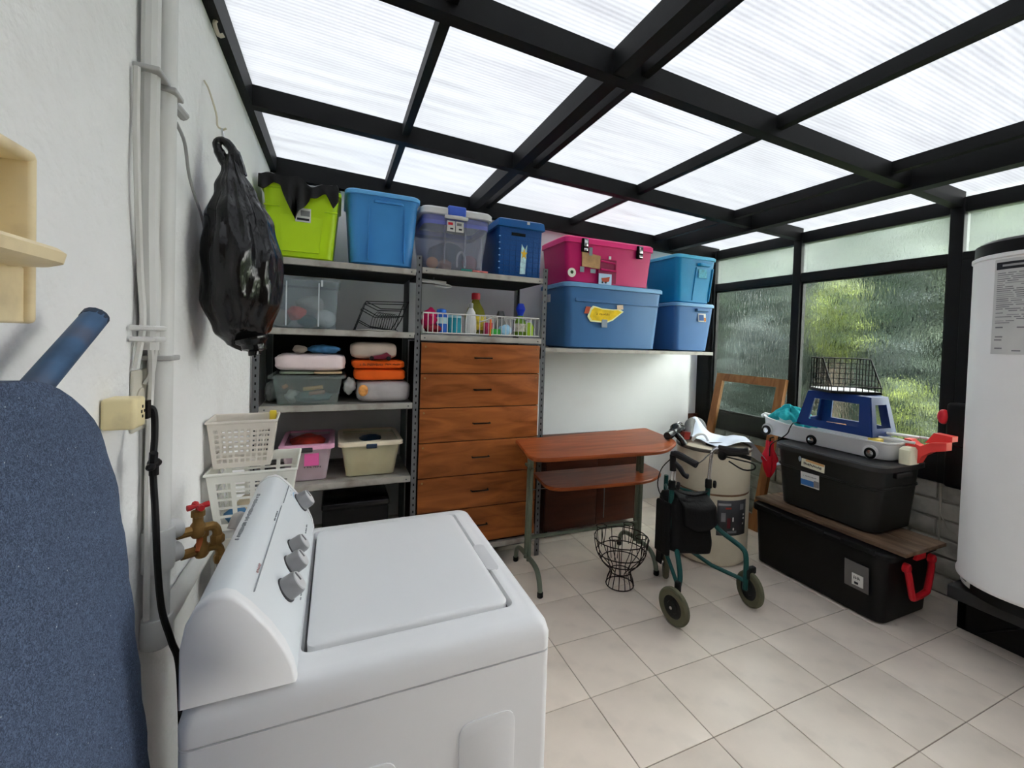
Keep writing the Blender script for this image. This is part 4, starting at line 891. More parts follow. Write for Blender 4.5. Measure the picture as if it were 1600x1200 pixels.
def denim():
    mt, nt, b = nmat('navy_woven_cover'); N = nt.nodes; L = nt.links
    tc = N.new('ShaderNodeTexCoord')
    vo = N.new('ShaderNodeTexNoise'); vo.inputs['Scale'].default_value = 210; vo.inputs['Detail'].default_value = 2; vo.inputs['Distortion'].default_value = 2.5
    L.new(tc.outputs['Object'], vo.inputs['Vector'])
    cr = N.new('ShaderNodeValToRGB'); cr.color_ramp.elements[0].position = .40; cr.color_ramp.elements[1].position = .66
    cr.color_ramp.elements[0].color = (*srgb(42, 54, 74), 1); cr.color_ramp.elements[1].color = (*srgb(80, 95, 120), 1)
    L.new(vo.outputs['Fac'], cr.inputs[0])
    sp_ = N.new('ShaderNodeTexVoronoi'); sp_.inputs['Scale'].default_value = 60; L.new(tc.outputs['Object'], sp_.inputs['Vector'])
    lt = N.new('ShaderNodeMath'); lt.operation = 'LESS_THAN'; lt.inputs[1].default_value = .055; L.new(sp_.outputs['Distance'], lt.inputs[0])
    mx = N.new('ShaderNodeMixRGB'); mx.inputs[2].default_value = (.45, .5, .55, 1); L.new(lt.outputs[0], mx.inputs[0]); L.new(cr.outputs[0], mx.inputs[1])
    L.new(mx.outputs[0], b.inputs['Base Color']); b.inputs['Roughness'].default_value = .9
    bp_ = N.new('ShaderNodeBump'); bp_.inputs['Strength'].default_value = .5; bp_.inputs['Distance'].default_value = .003
    L.new(vo.outputs['Fac'], bp_.inputs['Height']); L.new(bp_.outputs[0], b.inputs['Normal'])
    return mt
DEN = denim()
def edge_y(z):     # half outline of the board: squarish rounded top, long straight side, tapering nose below
    W_ = .245
    if z > 1.12:
        q = min(1.0, (z - 1.12) / .305); return W_ * (1 - q ** 3.6) ** .5 * (1 - .10 * q) 
    if z < .5: q = (.5 - z) / .5; return W_ * (1 - .55 * q ** 1.6)
    return W_
zsb = [.02 + i * .03 for i in range(37)] + [1.15 + i * .02 for i in range(12)] + [1.39, 1.405, 1.415, 1.421, 1.4245]
rings = []
for z in zsb:
    hw = max(.004, edge_y(z)); xc = -1.69 + (1.42 - z) * .09
    th = .017
    ring = []
    for k in range(14):
        a = 2 * PI * k / 14; s = lambda q, e: math.copysign(abs(q) ** e, q)
        ring.append((xc + th * s(math.cos(a), .6) + .0015 * math.sin(z * 60 + k), -1.881 + hw * s(math.sin(a), .55), z))
    rings.append(ring)
MB().loft(rings).build('board', DEN, ib, smooth=60)
gp = MB()
gp.tube([(-1.71, -1.93, 1.28), (-1.70, -1.80, 1.405), (-1.688, -1.672, 1.503)], .0165, 12)
gp.build('leg_tube', mat('worn_blue_paint', srgb(62, 88, 118), .45, .3, var=.25, vscale=14, dirt=(.12, .08, .06), dirt_amt=.6, dscale=14), ib)
MB().lathe([(.0168, 0), (.017, .002), (.017, .010), (.015, .012)], (-1.689, -1.676, 1.50), 14, (.08, .77, .58)).build('leg_cap', mat('dark_blue_cap', srgb(35, 48, 66), .5), ib)
MB().tube([(-1.72, -1.95, .012), (-1.72, -1.72, .012)], .012, 8).build('foot_bar', mat('worn_blue_paint', (.05, .09, .17), .45), ib)

# ================================================================== laundry baskets behind the washer
def pbasket(name, label, c, wb, wt, db, dt, h, nx, nz, material, round_=True, rotz=0):
    """perforated open basket built as real lattice: walls of strips leaving openings"""
    t = thing(name, label, 'basket', c, local=True, rotz=rotz)
    def P(a, b, zf, off=0):   # a along width -1..1, b along depth
        hw = (wb + (wt - wb) * zf) / 2 + off; hd = (db + (dt - db) * zf) / 2 + off
        return Vector((a * hw, b * hd, zf * h))
    th = .0022
    for side in range(4):
        mb = MB()
        def Q(s, zf, off=0):
            if side == 0: return P(s, -1, zf, off)
            if side == 1: return P(1, s, zf, off)
            if side == 2: return P(-s, 1, zf, off)
            return P(-1, -s, zf, off)
        n_ = nx if side % 2 == 0 else max(3, int(nx * db / wb))
        fill = .34 if round_ else .26
        zl, zh = (.10, .86)
        us = [-1.0]; margin = .12
        for k in range(n_):
            c0 = -1 + margin + (2 - 2 * margin) * k / n_; c1 = -1 + margin + (2 - 2 * margin) * (k + 1) / n_; g = (c1 - c0) * fill / 2
            us += [c0 + g, c1 - g]
        us.append(1.0)
        vz = [0.0]
        for k in range(nz):
            c0 = zl + (zh - zl) * k / nz; c1 = zl + (zh - zl) * (k + 1) / nz; g = (c1 - c0) * fill / 2
            vz += [c0 + g, c1 - g]
        vz.append(1.0)
        for i in range(len(us) - 1):
            for j in range(len(vz) - 1):
                if i % 2 == 1 and j % 2 == 1: continue
                q = [Q(us[i], vz[j]), Q(us[i + 1], vz[j]), Q(us[i + 1], vz[j + 1]), Q(us[i], vz[j + 1])]
                mb.add(q, [(0, 1, 2, 3)])
        mb.build('side', material, t, smooth=0, solid=.003)
    mb = MB(); mb.loft([rr(0, 0, wb / 2, db / 2, .006, 0, 2), rr(0, 0, wb / 2, db / 2, .006, .003, 2)]); mb.build('bottom', material, t)
    mb = MB(); k = .006
    mb.tube([P(a, b, 1, .003) for a, b in ((-1, -1), (1, -1), (1, 1), (-1, 1))], .0055, 8, closed=True); mb.build('rim', material, t)
    return t
GB = mat('pale_grey_basket', srgb(198, 192, 182), .5, var=.03)
pbasket('laundry_basket', 'small grey basket with round holes stacked on white basket by washer', (-1.648, -.64, 1.003), .17, .205, .13, .165, .165, 9, 7, GB, True, .05)
WB = mat('white_lattice_plastic', srgb(222, 214, 200), .5, var=.03)
pbasket('laundry_basket', 'white open-lattice basket with rounded corners behind washer console', (-1.61, -.60, .785), .22, .27, .24, .30, .208, 4, 5, WB, False, .02)
t = thing('plastic_tower', 'white plastic drawer tower under the laundry baskets behind washer', 'drawers', (-1.6, -.6, 0))
MB().box(-1.73, -1.47, -.74, -.46, .0, .78, .008).build('body', clear_plastic('milky_white_plastic', (.7, .7, .68), .9), t)
for z in (.02, .17, .32, .47, .62): MB().box(-1.715, -1.485, -.752, -.741, z, z + .145, .004).build('drawer', OFFWHITE, t)
lump('cloth', 'cream cloth lying in the white lattice basket', 'cloth', (-1.60, -.60, .83), (.08, .085, .038), mat('cream_cloth', srgb(200, 185, 160), .8), .12, 5, 21)
lump('cloth', 'blue peg bag in the white lattice basket', 'cloth', (-1.665, -.685, .825), (.035, .025, .03), mat('peg_blue', srgb(70, 115, 155), .7), .1, 4, 22)
o = MB().box(-1.578, -1.556, -.576, -.553, 1.145, 1.182, .003).build('peg', mat('yellow_plastic', srgb(225, 185, 60), .5)); tag(o, 'yellow plastic clip on the rim of the small grey basket', 'peg')

# ================================================================== table with lower shelf
def slab(poly, z0, z1, b=.006):
    c = Vector((sum(p[0] for p in poly) / len(poly), sum(p[1] for p in poly) / len(poly)))
    def sc(d):
        return [tuple(c + (Vector(p) - c) * (1 - d / max(.05, (Vector(p) - c).length))) for p in poly]
    R = []
    for z, d in ((z0, b), (z0 + b, 0), (z1 - b, 0), (z1, b)): R.append([(x, y, z) for x, y in sc(d)])
    return MB().loft(R)
CHERRY = wood('cherry_laminate', (.22, .048, .013), (.40, .098, .028), 2.0, (1.0, 7, 8), .4)
SAGE = mat('sage_green_tube', srgb(92, 100, 86), .42, .3, var=.08)
tb = thing('desk', 'cherry wood table with lower shelf on sage green tube legs', 'table', (.3, 0, 0))
top = smooth_poly([(-.25, .145), (-.345, -.335), (.55, -.405), (.83, -.20), (.90, .255)], [.01, .11, .12, .12, .03])
slab(top, .808, .832).build('table_top', CHERRY, tb, smooth=40)
shf = smooth_poly([(-.13, .12), (-.175, -.225), (.53, -.285), (.74, -.17), (.76, .08)], [.02, .12, .12, .1, .02])
slab(shf, .588, .61).build('lower_shelf', CHERRY, tb, smooth=40)
for k, (xa, ya) in enumerate(((-.225, -.055), (.585, -.095))):
    for dy in (-.022, .022):
        MB().tube([(xa + .006 * (dy > 0), ya + dy, .807), (xa, ya + dy, .12)], .014, 10).build('leg', SAGE, tb)
    f = MB().tube([(xa - .01, ya - .225, .025), (xa - .008, ya - .20, .09), (xa, ya - .13, .13), (xa, ya, .14), (xa + .005, ya + .13, .13), (xa + .012, ya + .20, .09), (xa + .015, ya + .225, .025)], .015, 10, smooth=4).build('foot', SAGE, tb)
    for dy, dx in ((-.225, -.01), (.225, .015)): MB().lathe([(.014, 0), (.018, .004), (.018, .03), (.012, .034)], (xa + dx, ya + dy, 0), 10).build('foot_cap', BLK, f)
MB().tube([(-.225, -.05, .255), (.585, -.095, .255)], .013, 8).build('stretcher', SAGE, tb)
MB().tube([(-.23, -.11, .70), (-.22, .02, .70)], .01, 8).build('bracket', SAGE, tb)
MB().tube([(.40, .05, .587), (.40, .05, .26)], .004, 6).build('rod', STEEL, tb)
MB().tube([(-.2, -.04, .55), (.05, -.06, .56), (.3, -.07, .555)], .003, 5).build('thin_rod', STEEL, tb)
# dark reddish cabinet on casters behind the table
cb = thing('rolling_cabinet', 'dark reddish-brown low cabinet on casters behind the table', 'cabinet', (.55, .5, 0))
RB = wood('mahogany_panel', (.045, .011, .006), (.075, .02, .009), 2.0, (1, 6, 6), .4)
MB().box(.10, 1.0, .40, .80, .055, .70, .004).build('body', RB, cb)
for x in (.102, .552): MB().box(x, x + .446, .384, .399, .06, .695, .003).build('door', RB, cb)
for x in (.13, .97):
    for y in (.43, .77):
        cs = MB().lathe([(.022, -.009), (.022, .009)], (x, y, .022), 12, (1, 0, 0)); cs.box(x - .014, x + .014, y - .014, y + .014, .03, .056); cs.build('caster', BLK_G, cb)

# ================================================================== wire basket on the floor
wk = thing('wire_basket', 'rusty black wire basket with flared foot on floor under table', 'basket', (.285, -.33, 0))
RUST = mat('rusty_black_wire', (.028, .018, .014), .7, .4)
cx, cy = .285, -.33
def ring_(r, z, dx=0): return [(cx + dx + r * math.cos(a), cy + r * math.sin(a), z) for a in [i * PI / 10 for i in range(20)]]
prof = [(.085, .006), (.078, .04), (.062, .085), (.072, .11), (.115, .15), (.15, .21), (.165, .29)]
for r, z in ((.085, .006), (.064, .088), (.118, .155), (.15, .21), (.166, .295)): MB().tube(ring_(r, z), .0035, 5, closed=True).build('hoop', RUST, wk)
for k in range(14):
    a = k * 2 * PI / 14; MB().tube([(cx + r * math.cos(a), cy + r * math.sin(a), z) for r, z in prof], .0028, 5, smooth=3).build('rib', RUST, wk)
for k, (a, s) in enumerate(((.6, 1), (2.2, 1), (3.8, 1), (5.2, 1))):
    x, y = cx + .13 * math.cos(a), cy + .13 * math.sin(a)
    mb = MB(); mb.tube([(x + .034 * math.cos(q), y + .034 * math.sin(q), .335) for q in [i * PI / 6 for i in range(12)]], .003, 5, closed=True)
    for q in (0, 2.1, 4.2): mb.tube([(x + .034 * math.cos(q), y + .034 * math.sin(q), .335), (x + .02 * math.cos(q), y + .02 * math.sin(q), .215)], .0025, 5)
    mb.build('egg_cup', RUST, wk)

# ================================================================== old beige water tank
TANK = mat('beige_enamel_tank', srgb(186, 178, 158), .4, var=.03, dirt=(.30, .20, .11), dirt_amt=.25, dscale=4)
tk = thing('water_tank', 'old beige cylindrical water heater tank standing behind the walker', 'water heater', (1.16, -.19, 0))
c = (1.16, -.19, 0)
MB().lathe([(.22, .0), (.235, .012), (.236, .03), (.25, .035), (.25, .485)], c, 48).build('lower_shell', TANK, tk)
MB().lathe([(.246, .485), (.246, .50)], c, 48).build('seam_band', mat('rusty_band', srgb(110, 82, 58), .7, var=.3), tk)
MB().lathe([(.25, .50), (.25, .765), (.244, .785), (.22, .79), (.05, .795)], c, 48).build('upper_shell', TANK, tk)
MB().lathe([(.252, .772), (.256, .776), (.256, .79), (.25, .795), (.244, .789)], c, 48, caps=False).build('top_rim', mat('dark_rim', (.09, .075, .06), .6), tk)
lp = MB().lathe([(.2515, .225), (.2515, .462)], c, 10, a0=-2.22, a1=-1.32).build('control_label', mat('dark_grey_label', (.045, .046, .05), .4), tk, solid=.001)
for a, z, dz, da, mt_ in ((-2.02, .435, .008, .17, mat('pale_print', (.35, .35, .35), .6)), (-1.92, .41, .006, .08, mat('red_print', srgb(140, 50, 40), .6)), (-1.5, .415, .02, .07, INKGREY), (-1.42, .36, .006, .03, PAPER), (-1.42, .335, .006, .03, PAPER), (-1.44, .30, .006, .02, PAPER), (-1.9, .31, .035, .05, mat('dull_red_print', srgb(85, 30, 35), .6)), (-1.78, .335, .014, .02, PAPER), (-1.76, .27, .008, .02, PAPER), (-2.05, .35, .03, .06, INKGREY), (-1.8, .25, .008, .14, INKGREY)):
    MB().lathe([(.2528, z - dz), (.2528, z + dz)], c, 5, a0=a - da, a1=a + da).build('print', mt_, lp)
# things on top of tank and table end
pb = thing('plastic_bag', 'white plastic bag draped across the top of the beige tank', 'bag', (1.3, -.15, .80))
def bagg(u, v):
    x = 1.04 + u * .60; y = .03 - v * .36 - u * .08
    dr_ = math.hypot(x - 1.16, y + .19)
    z = .806 + .012 * (1 + math.sin(9 * u + 4 * v)) + wob((u, v, 0), 8, .006, 5)
    z += .125 * math.exp(-((x - 1.17) / .10) ** 2 - ((y - .02) / .07) ** 2)      # lifted by the foam handle beneath
    if dr_ > .25: z -= min(.16, (dr_ - .25) * 1.0)
    return (x, y, z)
MB().grid(bagg, 40, 24).build('sheet', mat('white_translucent_bag', srgb(178, 185, 198), .4, bump=.3, bscale=12), pb, solid=.0015, smooth=180)
cn = thing('foam_handle', 'grey foam curved handle lying behind tools on the tank', 'handle', (1.16, .0, .80))
MB().tube([(1.03, -.06, .815), (1.06, -.04, .85), (1.11, .0, .895), (1.17, .02, .91), (1.23, .02, .895), (1.245, .01, .85)], .036, 12, smooth=5).build('grip', mat('grey_foam', srgb(105, 105, 104), .85, bump=.3), cn)
dr = thing('drill', 'black handheld power tool lying at the right end of table', 'power tool', (.86, -.10, .835))
MB().tube([(.75, -.17, 0.865), (.79, -.15, 0.865), (.84, -.12, 0.869)], [.026, .03, .027], 12).build('chuck', BLK_G, dr)
MB().tube([(.84, -.12, 0.872), (.90, -.09, 0.892), (.98, -.06, 0.882)], [.03, .04, .03], 12, smooth=4).build('motor_body', BLK_G, dr)
MB().tube([(.88, -.12, 0.857), (.90, -.16, 0.817), (.905, -.175, 0.792)], [.022, .02, .024], 10).build('handle', BLK_G, dr)
MB().tube([(.89, -.10, 0.920), (.93, -.08, 0.934), (.98, -.06, 0.919)], .004, 6, smooth=4).build('trim_line', CHROME, dr)
MB().loft([[(x, y, z) for x, z in ((.945, .815), (1.0, .815), (1.01, .865), (.955, .87))] for y in (-.12, -.07)]).build('red_trigger', mat('dark_red_plastic', srgb(120, 35, 28), .4), dr)
hs2 = MB().tube([(1.0, -.15, .815), (1.02, -.17, .855), (1.07, -.18, .86), (1.10, -.18, .835), (1.12, -.18, .808)], .009, 8, smooth=4).build('plastic_loop', WHITE_P); tag(hs2, 'white plastic handle loop lying on the tank rim', 'handle')
o = MB().loft([rr(0, 0, .075, .03, .015, z, 3) for z in (0, .014)]).build('tool_bit', BLK); o.location = (1.12, -.26, .796); o.rotation_euler = (0, 0, -.3); tag(o, 'flat black tool lying before the white bag on tank', 'tool')

# ================================================================== three-wheeled walker
GREEN = mat('dark_green_tube', srgb(14, 60, 57), .35, .3, var=.08)
wl = thing('rollator_walker', 'green three-wheeled walker with black bag standing before the beige tank', 'walker', (.6, -.6, 0))
def wheel(c, ax, nm='wheel', r=.1):
    t = MB().lathe([(r * .60, -.014), (r * .68, -.017), (r * .9, -.017), (r * .98, -.010), (r, 0), (r * .98, .010), (r * .9, .017), (r * .68, .017), (r * .60, .014), (r * .60, -.014)], c, 32, ax, caps=False).build(nm, mat('olive_grey_tyre', srgb(78, 77, 60), .8, var=.08), wl)
    MB().lathe([(.01, -.016), (r * .3, -.017), (r * .35, -.010), (r * .61, -.012), (r * .61, .012), (r * .35, .010), (r * .3, .017), (.01, .016)], c, 28, ax).build('rim', BLK, t)
    MB().lathe([(.009, -.026), (.011, -.018), (.011, .018), (.009, .026)], c, 12, ax).build('axle_nut', CHROME, t)
    return t
wheel((.325, -.765, .1), (1, .12, .05)); wheel((.862, -.79, .1), (1, -.12, 0)); wheel((.615, -.36, .1), (.8, -.6, 0))
MB().tube([(.408, -.62, .70), (.408, -.62, .44), (.425, -.65, .36), (.415, -.69, .29), (.392, -.73, .23), (.365, -.752, .20)], .0145, 10, smooth=4).build('side_frame', GREEN, wl)
MB().tube([(.41, -.61, .43), (.40, -.58, .33), (.405, -.62, .27), (.37, -.73, .20)], .011, 8, smooth=3).build('brace', GREEN, wl)
MB().tube([(.684, -.62, .68), (.684, -.61, .53), (.705, -.59, .50), (.767, -.63, .40), (.815, -.70, .35), (.83, -.755, .325), (.832, -.78, .28), (.83, -.785, .10)], .0145, 10, smooth=4).build('side_frame', GREEN, wl)
MB().tube([(.64, -.52, .25), (.72, -.64, .19), (.83, -.78, .15)], .012, 8).build('brace', GREEN, wl)
for a, b in (((.408, -.62, .60), (.59, -.36, .60)), ((.684, -.62, .60), (.61, -.36, .60)), ((.40, -.60, .30), (.59, -.36, .30)), ((.66, -.56, .26), (.61, -.36, .30))): MB().tube([a, b], .009, 8).build('cross_tube', GREEN, wl)
st_ = MB().tube([(.60, -.35, .66), (.60, -.35, .24), (.60, -.34, .20)], .014, 10).build('front_stem', GREEN, wl)
fk = MB(); fk.box(.575, .582, -.36, -.31, .09, .22); fk.box(.618, .625, -.36, -.31, .09, .22); fk.box(.575, .625, -.36, -.31, .215, .225); fk.build('fork', BLK, wl, smooth=0)
for q in ((.36, -.75), (.838, -.785)):
    MB().lathe([(.018, 0), (.018, .05), (.014, .055)], (q[0], q[1], .165), 10).build('brake_block', BLK, wl)
MB().box(.835, .90, -.80, -.77, .185, .225, .008).build('brake_shoe', BLK, wl)
MB().tube([(.408, -.62, .70), (.411, -.62, .80)], .010, 10).build('handle_post', CHROME, wl)
MB().tube([(.684, -.62, .68), (.69, -.62, .75), (.70, -.62, .85), (.715, -.625, .878), (.75, -.63, .888)], .010, 10, smooth=4).build('handle_post', CHROME, wl)
for x, z in ((.408, .70), (.684, .68)):
    cl = MB().lathe([(.02, -.025), (.02, .02), (.016, .026)], (x, -.62, z), 10).build('clamp', BLK, wl)
    kb = MB(); kb.lathe([(.02, 0), (.024, .004), (.024, .014), (.016, .018)], (x + .016, -.64, z), 6, (.6, -.8, 0)); kb.build('star_knob', BLK, wl)
MB().tube([(.415, -.60, .868), (.43, -.635, .873), (.455, -.70, .853), (.47, -.74, .84)], [.018, .021, .019, .02], 10, smooth=3).build('grip', mat('grey_black_rubber', (.016, .016, .017), .6, spec=.2), wl)
MB().tube([(.411, -.615, .87), (.411, -.62, .78)], .018, 10).build('brake_housing', BLK, wl)
MB().tube([(.415, -.62, .825), (.44, -.64, .80), (.455, -.66, .765), (.475, -.67, .755)], [.016, .015, .013, .015], 10, smooth=3).build('brake_lever', mat('grey_black_rubber', (.016, .016, .017), .6, spec=.2), wl)
MB().tube([(.75, -.625, .888), (.775, -.69, .885), (.80, -.745, .892), (.82, -.775, .90)], [.019, .021, .019, .021], 10, smooth=3).build('grip', mat('grey_black_rubber', (.016, .016, .017), .6, spec=.2), wl)
MB().ball((.765, -.64, .85), .03, .025, .034, 12, 8).build('brake_housing', BLK, wl)
MB().tube([(.775, -.65, .855), (.80, -.72, .868), (.825, -.79, .86)], [.012, .013, .012], 8).build('brake_lever', BLK, wl)
MB().tube([(.775, -.65, .84), (.80, -.72, .838), (.845, -.79, .828), (.842, -.80, .80), (.80, -.76, .79), (.775, -.68, .82)], .0045, 6, smooth=3).build('brake_loop', BLK, wl)
MB().tube([(.465, -.74, .842), (.55, -.70, .848), (.63, -.66, .862), (.69, -.635, .868)], .003, 6, smooth=4).build('brake_cable', BLK, wl)
MB().tube([(.41, -.63, .69), (.45, -.65, .66), (.55, -.64, .632), (.63, -.63, .628), (.68, -.625, .64)], .006, 6, smooth=4).build('strap', BLK, wl)
MB().tube([(.405, -.61, .85), (.36, -.58, .78), (.35, -.57, .68), (.385, -.60, .58)], .003, 6, smooth=4).build('brake_cable', BLK, wl)
MB().tube([(.425, -.615, .605), (.53, -.60, .605)], .005, 6).build('bag_bar', CHROME, wl)
NYL = mat('black_nylon', (.006, .006, .0065), .7, bump=.25, bscale=60, spec=.12)
def bagw(u, v):
    th = u * 2 * PI; s = lambda a, q: math.copysign(abs(a) ** q, a)
    hw = .155 if v < .72 else .155 * (1 - ((v - .72) / .28) ** 2 * .28)
    k = .96 + .04 * math.sin(v * 9) ; k *= min(1, .3 + v * 9) if v < .08 else 1; k *= 1 if v < .97 else .55
    x = .545 + hw * k * s(math.cos(th), .5); y = -.575 + .095 * k * s(math.sin(th), .5) - .02 * math.sin(v * 3)
    return (x, y + wob((x * 3, v, 0), 6, .005, 1), .275 + v * .35 - .03 * (x - .54) / .15)
MB().grid(bagw, 40, 22, True).build('bag', NYL, wl, smooth=60)
def flap(u, v):
    x = .43 + u * .245; q = .02 + .035 * math.sin(u * PI); z = .63 - v * (.15 + .04 * math.sin(u * PI)) - .03 * (u - .5)
    y = -.60 - .09 * min(1, v * 3.2) - .012 * math.sin(u * PI) - .012 * v
    return (x, y, z + .012 * (1 - min(1, v * 3)))
MB().grid(flap, 16, 12).build('bag_flap', NYL, wl, solid=.006, smooth=60)
MB().box(.37, .40, -.64, -.53, .30, .60, .012).build('bag_pocket', NYL, wl)

# ================================================================== wooden window sash leaning at the window wall
sa = thing('window_sash', 'old orange-brown wooden window sash with glass leaning against window wall', 'window sash', (1.8, .25, 0))
PINE = wood('orange_pine', (.20, .075, .022), (.36, .155, .055), 2.2, (6, 6, 1.0), .5)
SB, ST = Vector((1.80, 0, .0)), Vector((2.06, 0, 1.235))
up = (ST - SB).normalized(); side = Vector((0, 1, 0)); nn = side.cross(up)
Lh = (ST - SB).length; ya, yb = -.085, .64
def sbar(y0, y1, h0, h1, nm, th=.018):
    c_ = SB + up * (h0 + h1) / 2 + side * (y0 + y1) / 2
    return MB().obox(c_, side, nn, up, abs(y1 - y0) / 2, th, abs(h1 - h0) / 2).build(nm, PINE, sa, smooth=0)
sbar(ya, ya + .075, 0, Lh, 'stile'); sbar(yb - .075, yb, 0, Lh, 'stile')
sbar(ya + .075, yb - .075, Lh - .07, Lh, 'rail'); sbar(ya + .075, yb - .075, 0, .12, 'rail'); sbar(ya + .075, yb - .075, .60, .68, 'rail')
SG = window_glass_mat('old_sash_glass', .08, .0, .08)
for h0, h1 in ((.12, .60), (.68, Lh - .07)):
    MB().obox(SB + up * (h0 + h1) / 2 + side * (ya + yb) / 2, side, nn, up, (yb - ya) / 2 - .075, .002, (h1 - h0) / 2).build('pane', SG, sa, smooth=0)
MB().tube([SB + up * .93 + side * (ya - .002) - nn * .0, SB + up * .9 + side * (ya - .03)], .004, 6).build('latch', BLK, sa)
t = thing('plank', 'reddish wooden board standing in the corner behind the tank', 'board', (1.98, .90, 0))
MB().box(1.92, 2.08, .90, .925, 0, .80, .003).build('board', RB, t)

# ================================================================== bins by the window wall
BBX = mat('black_tub_plastic', (.006, .006, .006), .42, var=.2, spec=.22)
bb = thing('storage_chest', 'long black storage trunk with red handle on the floor', 'trunk', (1.6, -.8, 0))
loft_box(1.605, -.80, 0, .372, (.225, .395), (.24, .415), .05).build('body', BBX, bb)
m_ = MB(); rim(m_, 1.605, -.80, .365, .405, (.24, .415), (.262, .437), .06); ld = m_.build('lid', BLK, bb)
for y in (-.52, -.80, -1.08): MB().box(1.335, 1.35, y - .09, y + .09, .385, .412, .004).build('lid_rib', BLK, ld)
RED = mat('red_plastic', srgb(178, 26, 38), .4, var=.04)
h = MB(); yz = -1.238
h.tube([(1.50, yz, .325), (1.51, yz - .012, .29), (1.535, yz - .02, .175), (1.56, yz - .02, .155), (1.665, yz - .02, .165), (1.69, yz - .02, .19), (1.735, yz - .012, .30), (1.745, yz, .33)], .0165, 8, smooth=2).build('handle', RED, bb)
for x, z in ((1.50, .325), (1.748, .335)): MB().lathe([(.026, -.01), (.026, .012), (.018, .018)], (x, yz - .004, z), 14, (0, -1, 0)).build('handle_pivot', RED, bb)
MB().box(1.58, 1.67, -1.252, -1.232, .352, .40, .004).build('clip', RED, bb)
st = patch(bb, 'duct_tape', mat('silver_tape', (.16, .155, .15), .4, .4), (1.358, -1.075, .225), (.03, 1, 0), (-.06, 0, 1), .13, .15, .002)
n2 = patch(st, 'note', PAPER, (1.3525, -1.085, .205), (.03, 1, 0), (-.06, 0, 1), .06, .065, .002); scrawl(n2, (1.3495, -1.085, .217), (.03, 1, 0), (-.06, 0, 1), .045, .02, 5, seed=14); patch(n2, 'print', INK, (1.349, -1.08, .188), (.03, 1, 0), (-.06, 0, 1), .02, .012)
PLK = wood('brown_plank', (.075, .045, .028), (.19, .12, .075), 2.5, (7, 1, 8), .6)
pk = thing('plank', 'worn brown plywood plank lying on the black storage trunk', 'board', (1.62, -.8, .407))
for x0, x1 in ((1.405, 1.62), (1.623, 1.80)): MB().box(x0, x1, -1.285, -.36, .4125, .434, .003).build('board', PLK, pk)
TOTE = mat('charcoal_tote_plastic', (.013, .013, .012), .45, var=.06)
tt = thing('storage_tote', 'charcoal grey lidded tote resting on the plank and trunk', 'tote', (1.67, -.78, .435))
loft_box(1.685, -.785, .436, .815, (.205, .30), (.235, .325), .075).build('body', TOTE, tt)
m_ = MB(); rim(m_, 1.69, -.785, .808, .845, (.235, .325), (.255, .352), .09); m_.build('lid', mat('grey_lid', (.03, .03, .03), .4), tt)
MB().loft([rr(1.685, -.785, .2335 + d, .3235 + d, .075, z, 5) for z, d in ((.695, -.006), (.70, .001), (.708, .001), (.712, -.004))], False, False).build('ledge', TOTE, tt)
MB().box(1.60, 1.76, -1.128, -1.10, .765, .795, .006).build('handle', TOTE, tt)
st = patch(tt, 'label', mat('cream_label', srgb(215, 205, 185), .7), (1.4495, -.735, .752), (0, 1, .06), (-.06, -.06, 1), .15, .052, .002)
patch(st, 'tape', mat('tan_tape', srgb(190, 150, 100), .6), (1.446, -.75, .772), (0, 1, .06), (-.06, -.06, 1), .12, .014, .001); scrawl(st, (1.445, -.735, .75), (0, 1, .06), (-.06, -.06, 1), .12, .02, 12, seed=21)
st = patch(tt, 'label', PAPER, (1.458, -.715, .65), (0, 1, .0), (-.08, 0, 1), .12, .09, .002)
patch(st, 'print', mat('label_blue', srgb(55, 105, 165), .7), (1.4545, -.70, .63), (0, 1, 0), (-.08, 0, 1), .085, .036, .001); patch(st, 'print', INKGREY, (1.4545, -.76, .635), (0, 1, 0), (-.08, 0, 1), .03, .04, .001); scrawl(st, (1.4545, -.715, .672), (0, 1, 0), (-.08, 0, 1), .09, .008, 12, seed=22)
tgt = MB().ball((1.445, -.65, .775), .004, .01, .018, 8, 6).build('tape', mat('grey_tape', (.2, .2, .2), .6), tt)
# red folded umbrella hanging behind the tote
um = thing('umbrella', 'small folded red umbrella hanging at the corner of the tote', 'umbrella', (1.48, -.385, .6))
def umf(u, v):
    th = u * 2 * PI; r = (.012 + .03 * math.sin(min(1, v * 1.25) * PI) + .012 * (v > .45)) * (1 + .25 * math.sin(5 * th + v * 3))
    return (1.50 + r * math.cos(th) * .8, -.385 + r * math.sin(th), .57 + v * .26)
MB().grid(umf, 30, 14, True).build('canopy', mat('red_nylon', srgb(175, 15, 35), .5), um, smooth=60); MB().tube([(1.50, -.385, .80), (1.50, -.385, .85), (1.515, -.40, .86)], .006, 6).build('handle', BLK, um)

# ================================================================== toy truck tray, stool, wire tray, towel, red toys
tr = thing('toy_truck', 'long white toy truck trailer tray lying on the charcoal tote', 'toy', (1.72, -.65, .848))
WTP = mat('glossy_white_toy', (.72, .72, .73), .25, var=.02)
OUT = [(1.715, -.17), (1.62, -.235), (1.595, -.40), (1.595, -.98), (1.62, -1.075), (1.72, -1.09), (1.85, -1.07), (1.875, -.95), (1.875, -.30), (1.83, -.19)]
OUT = smooth_poly(OUT, [.05] * 10, 3)
cc = Vector((1.735, -.65))
def oring(k, z, dz=0): return [(cc.x + (x - cc.x) * k[0], cc.y + (y - cc.y) * k[1], z + (.028 * max(0, (y + .42) / .25) if dz else 0)) for x, y in OUT]
MB().loft([oring((.9, .96), .852), oring((.95, .98), .868), oring((1, 1), .945, 1), oring((1.03, 1.015), .950, 1), oring((1.03, 1.015), .958, 1), oring((.93, .975), .957, 1), oring((.90, .96), .873)]).build('tray', WTP, tr, smooth=40)
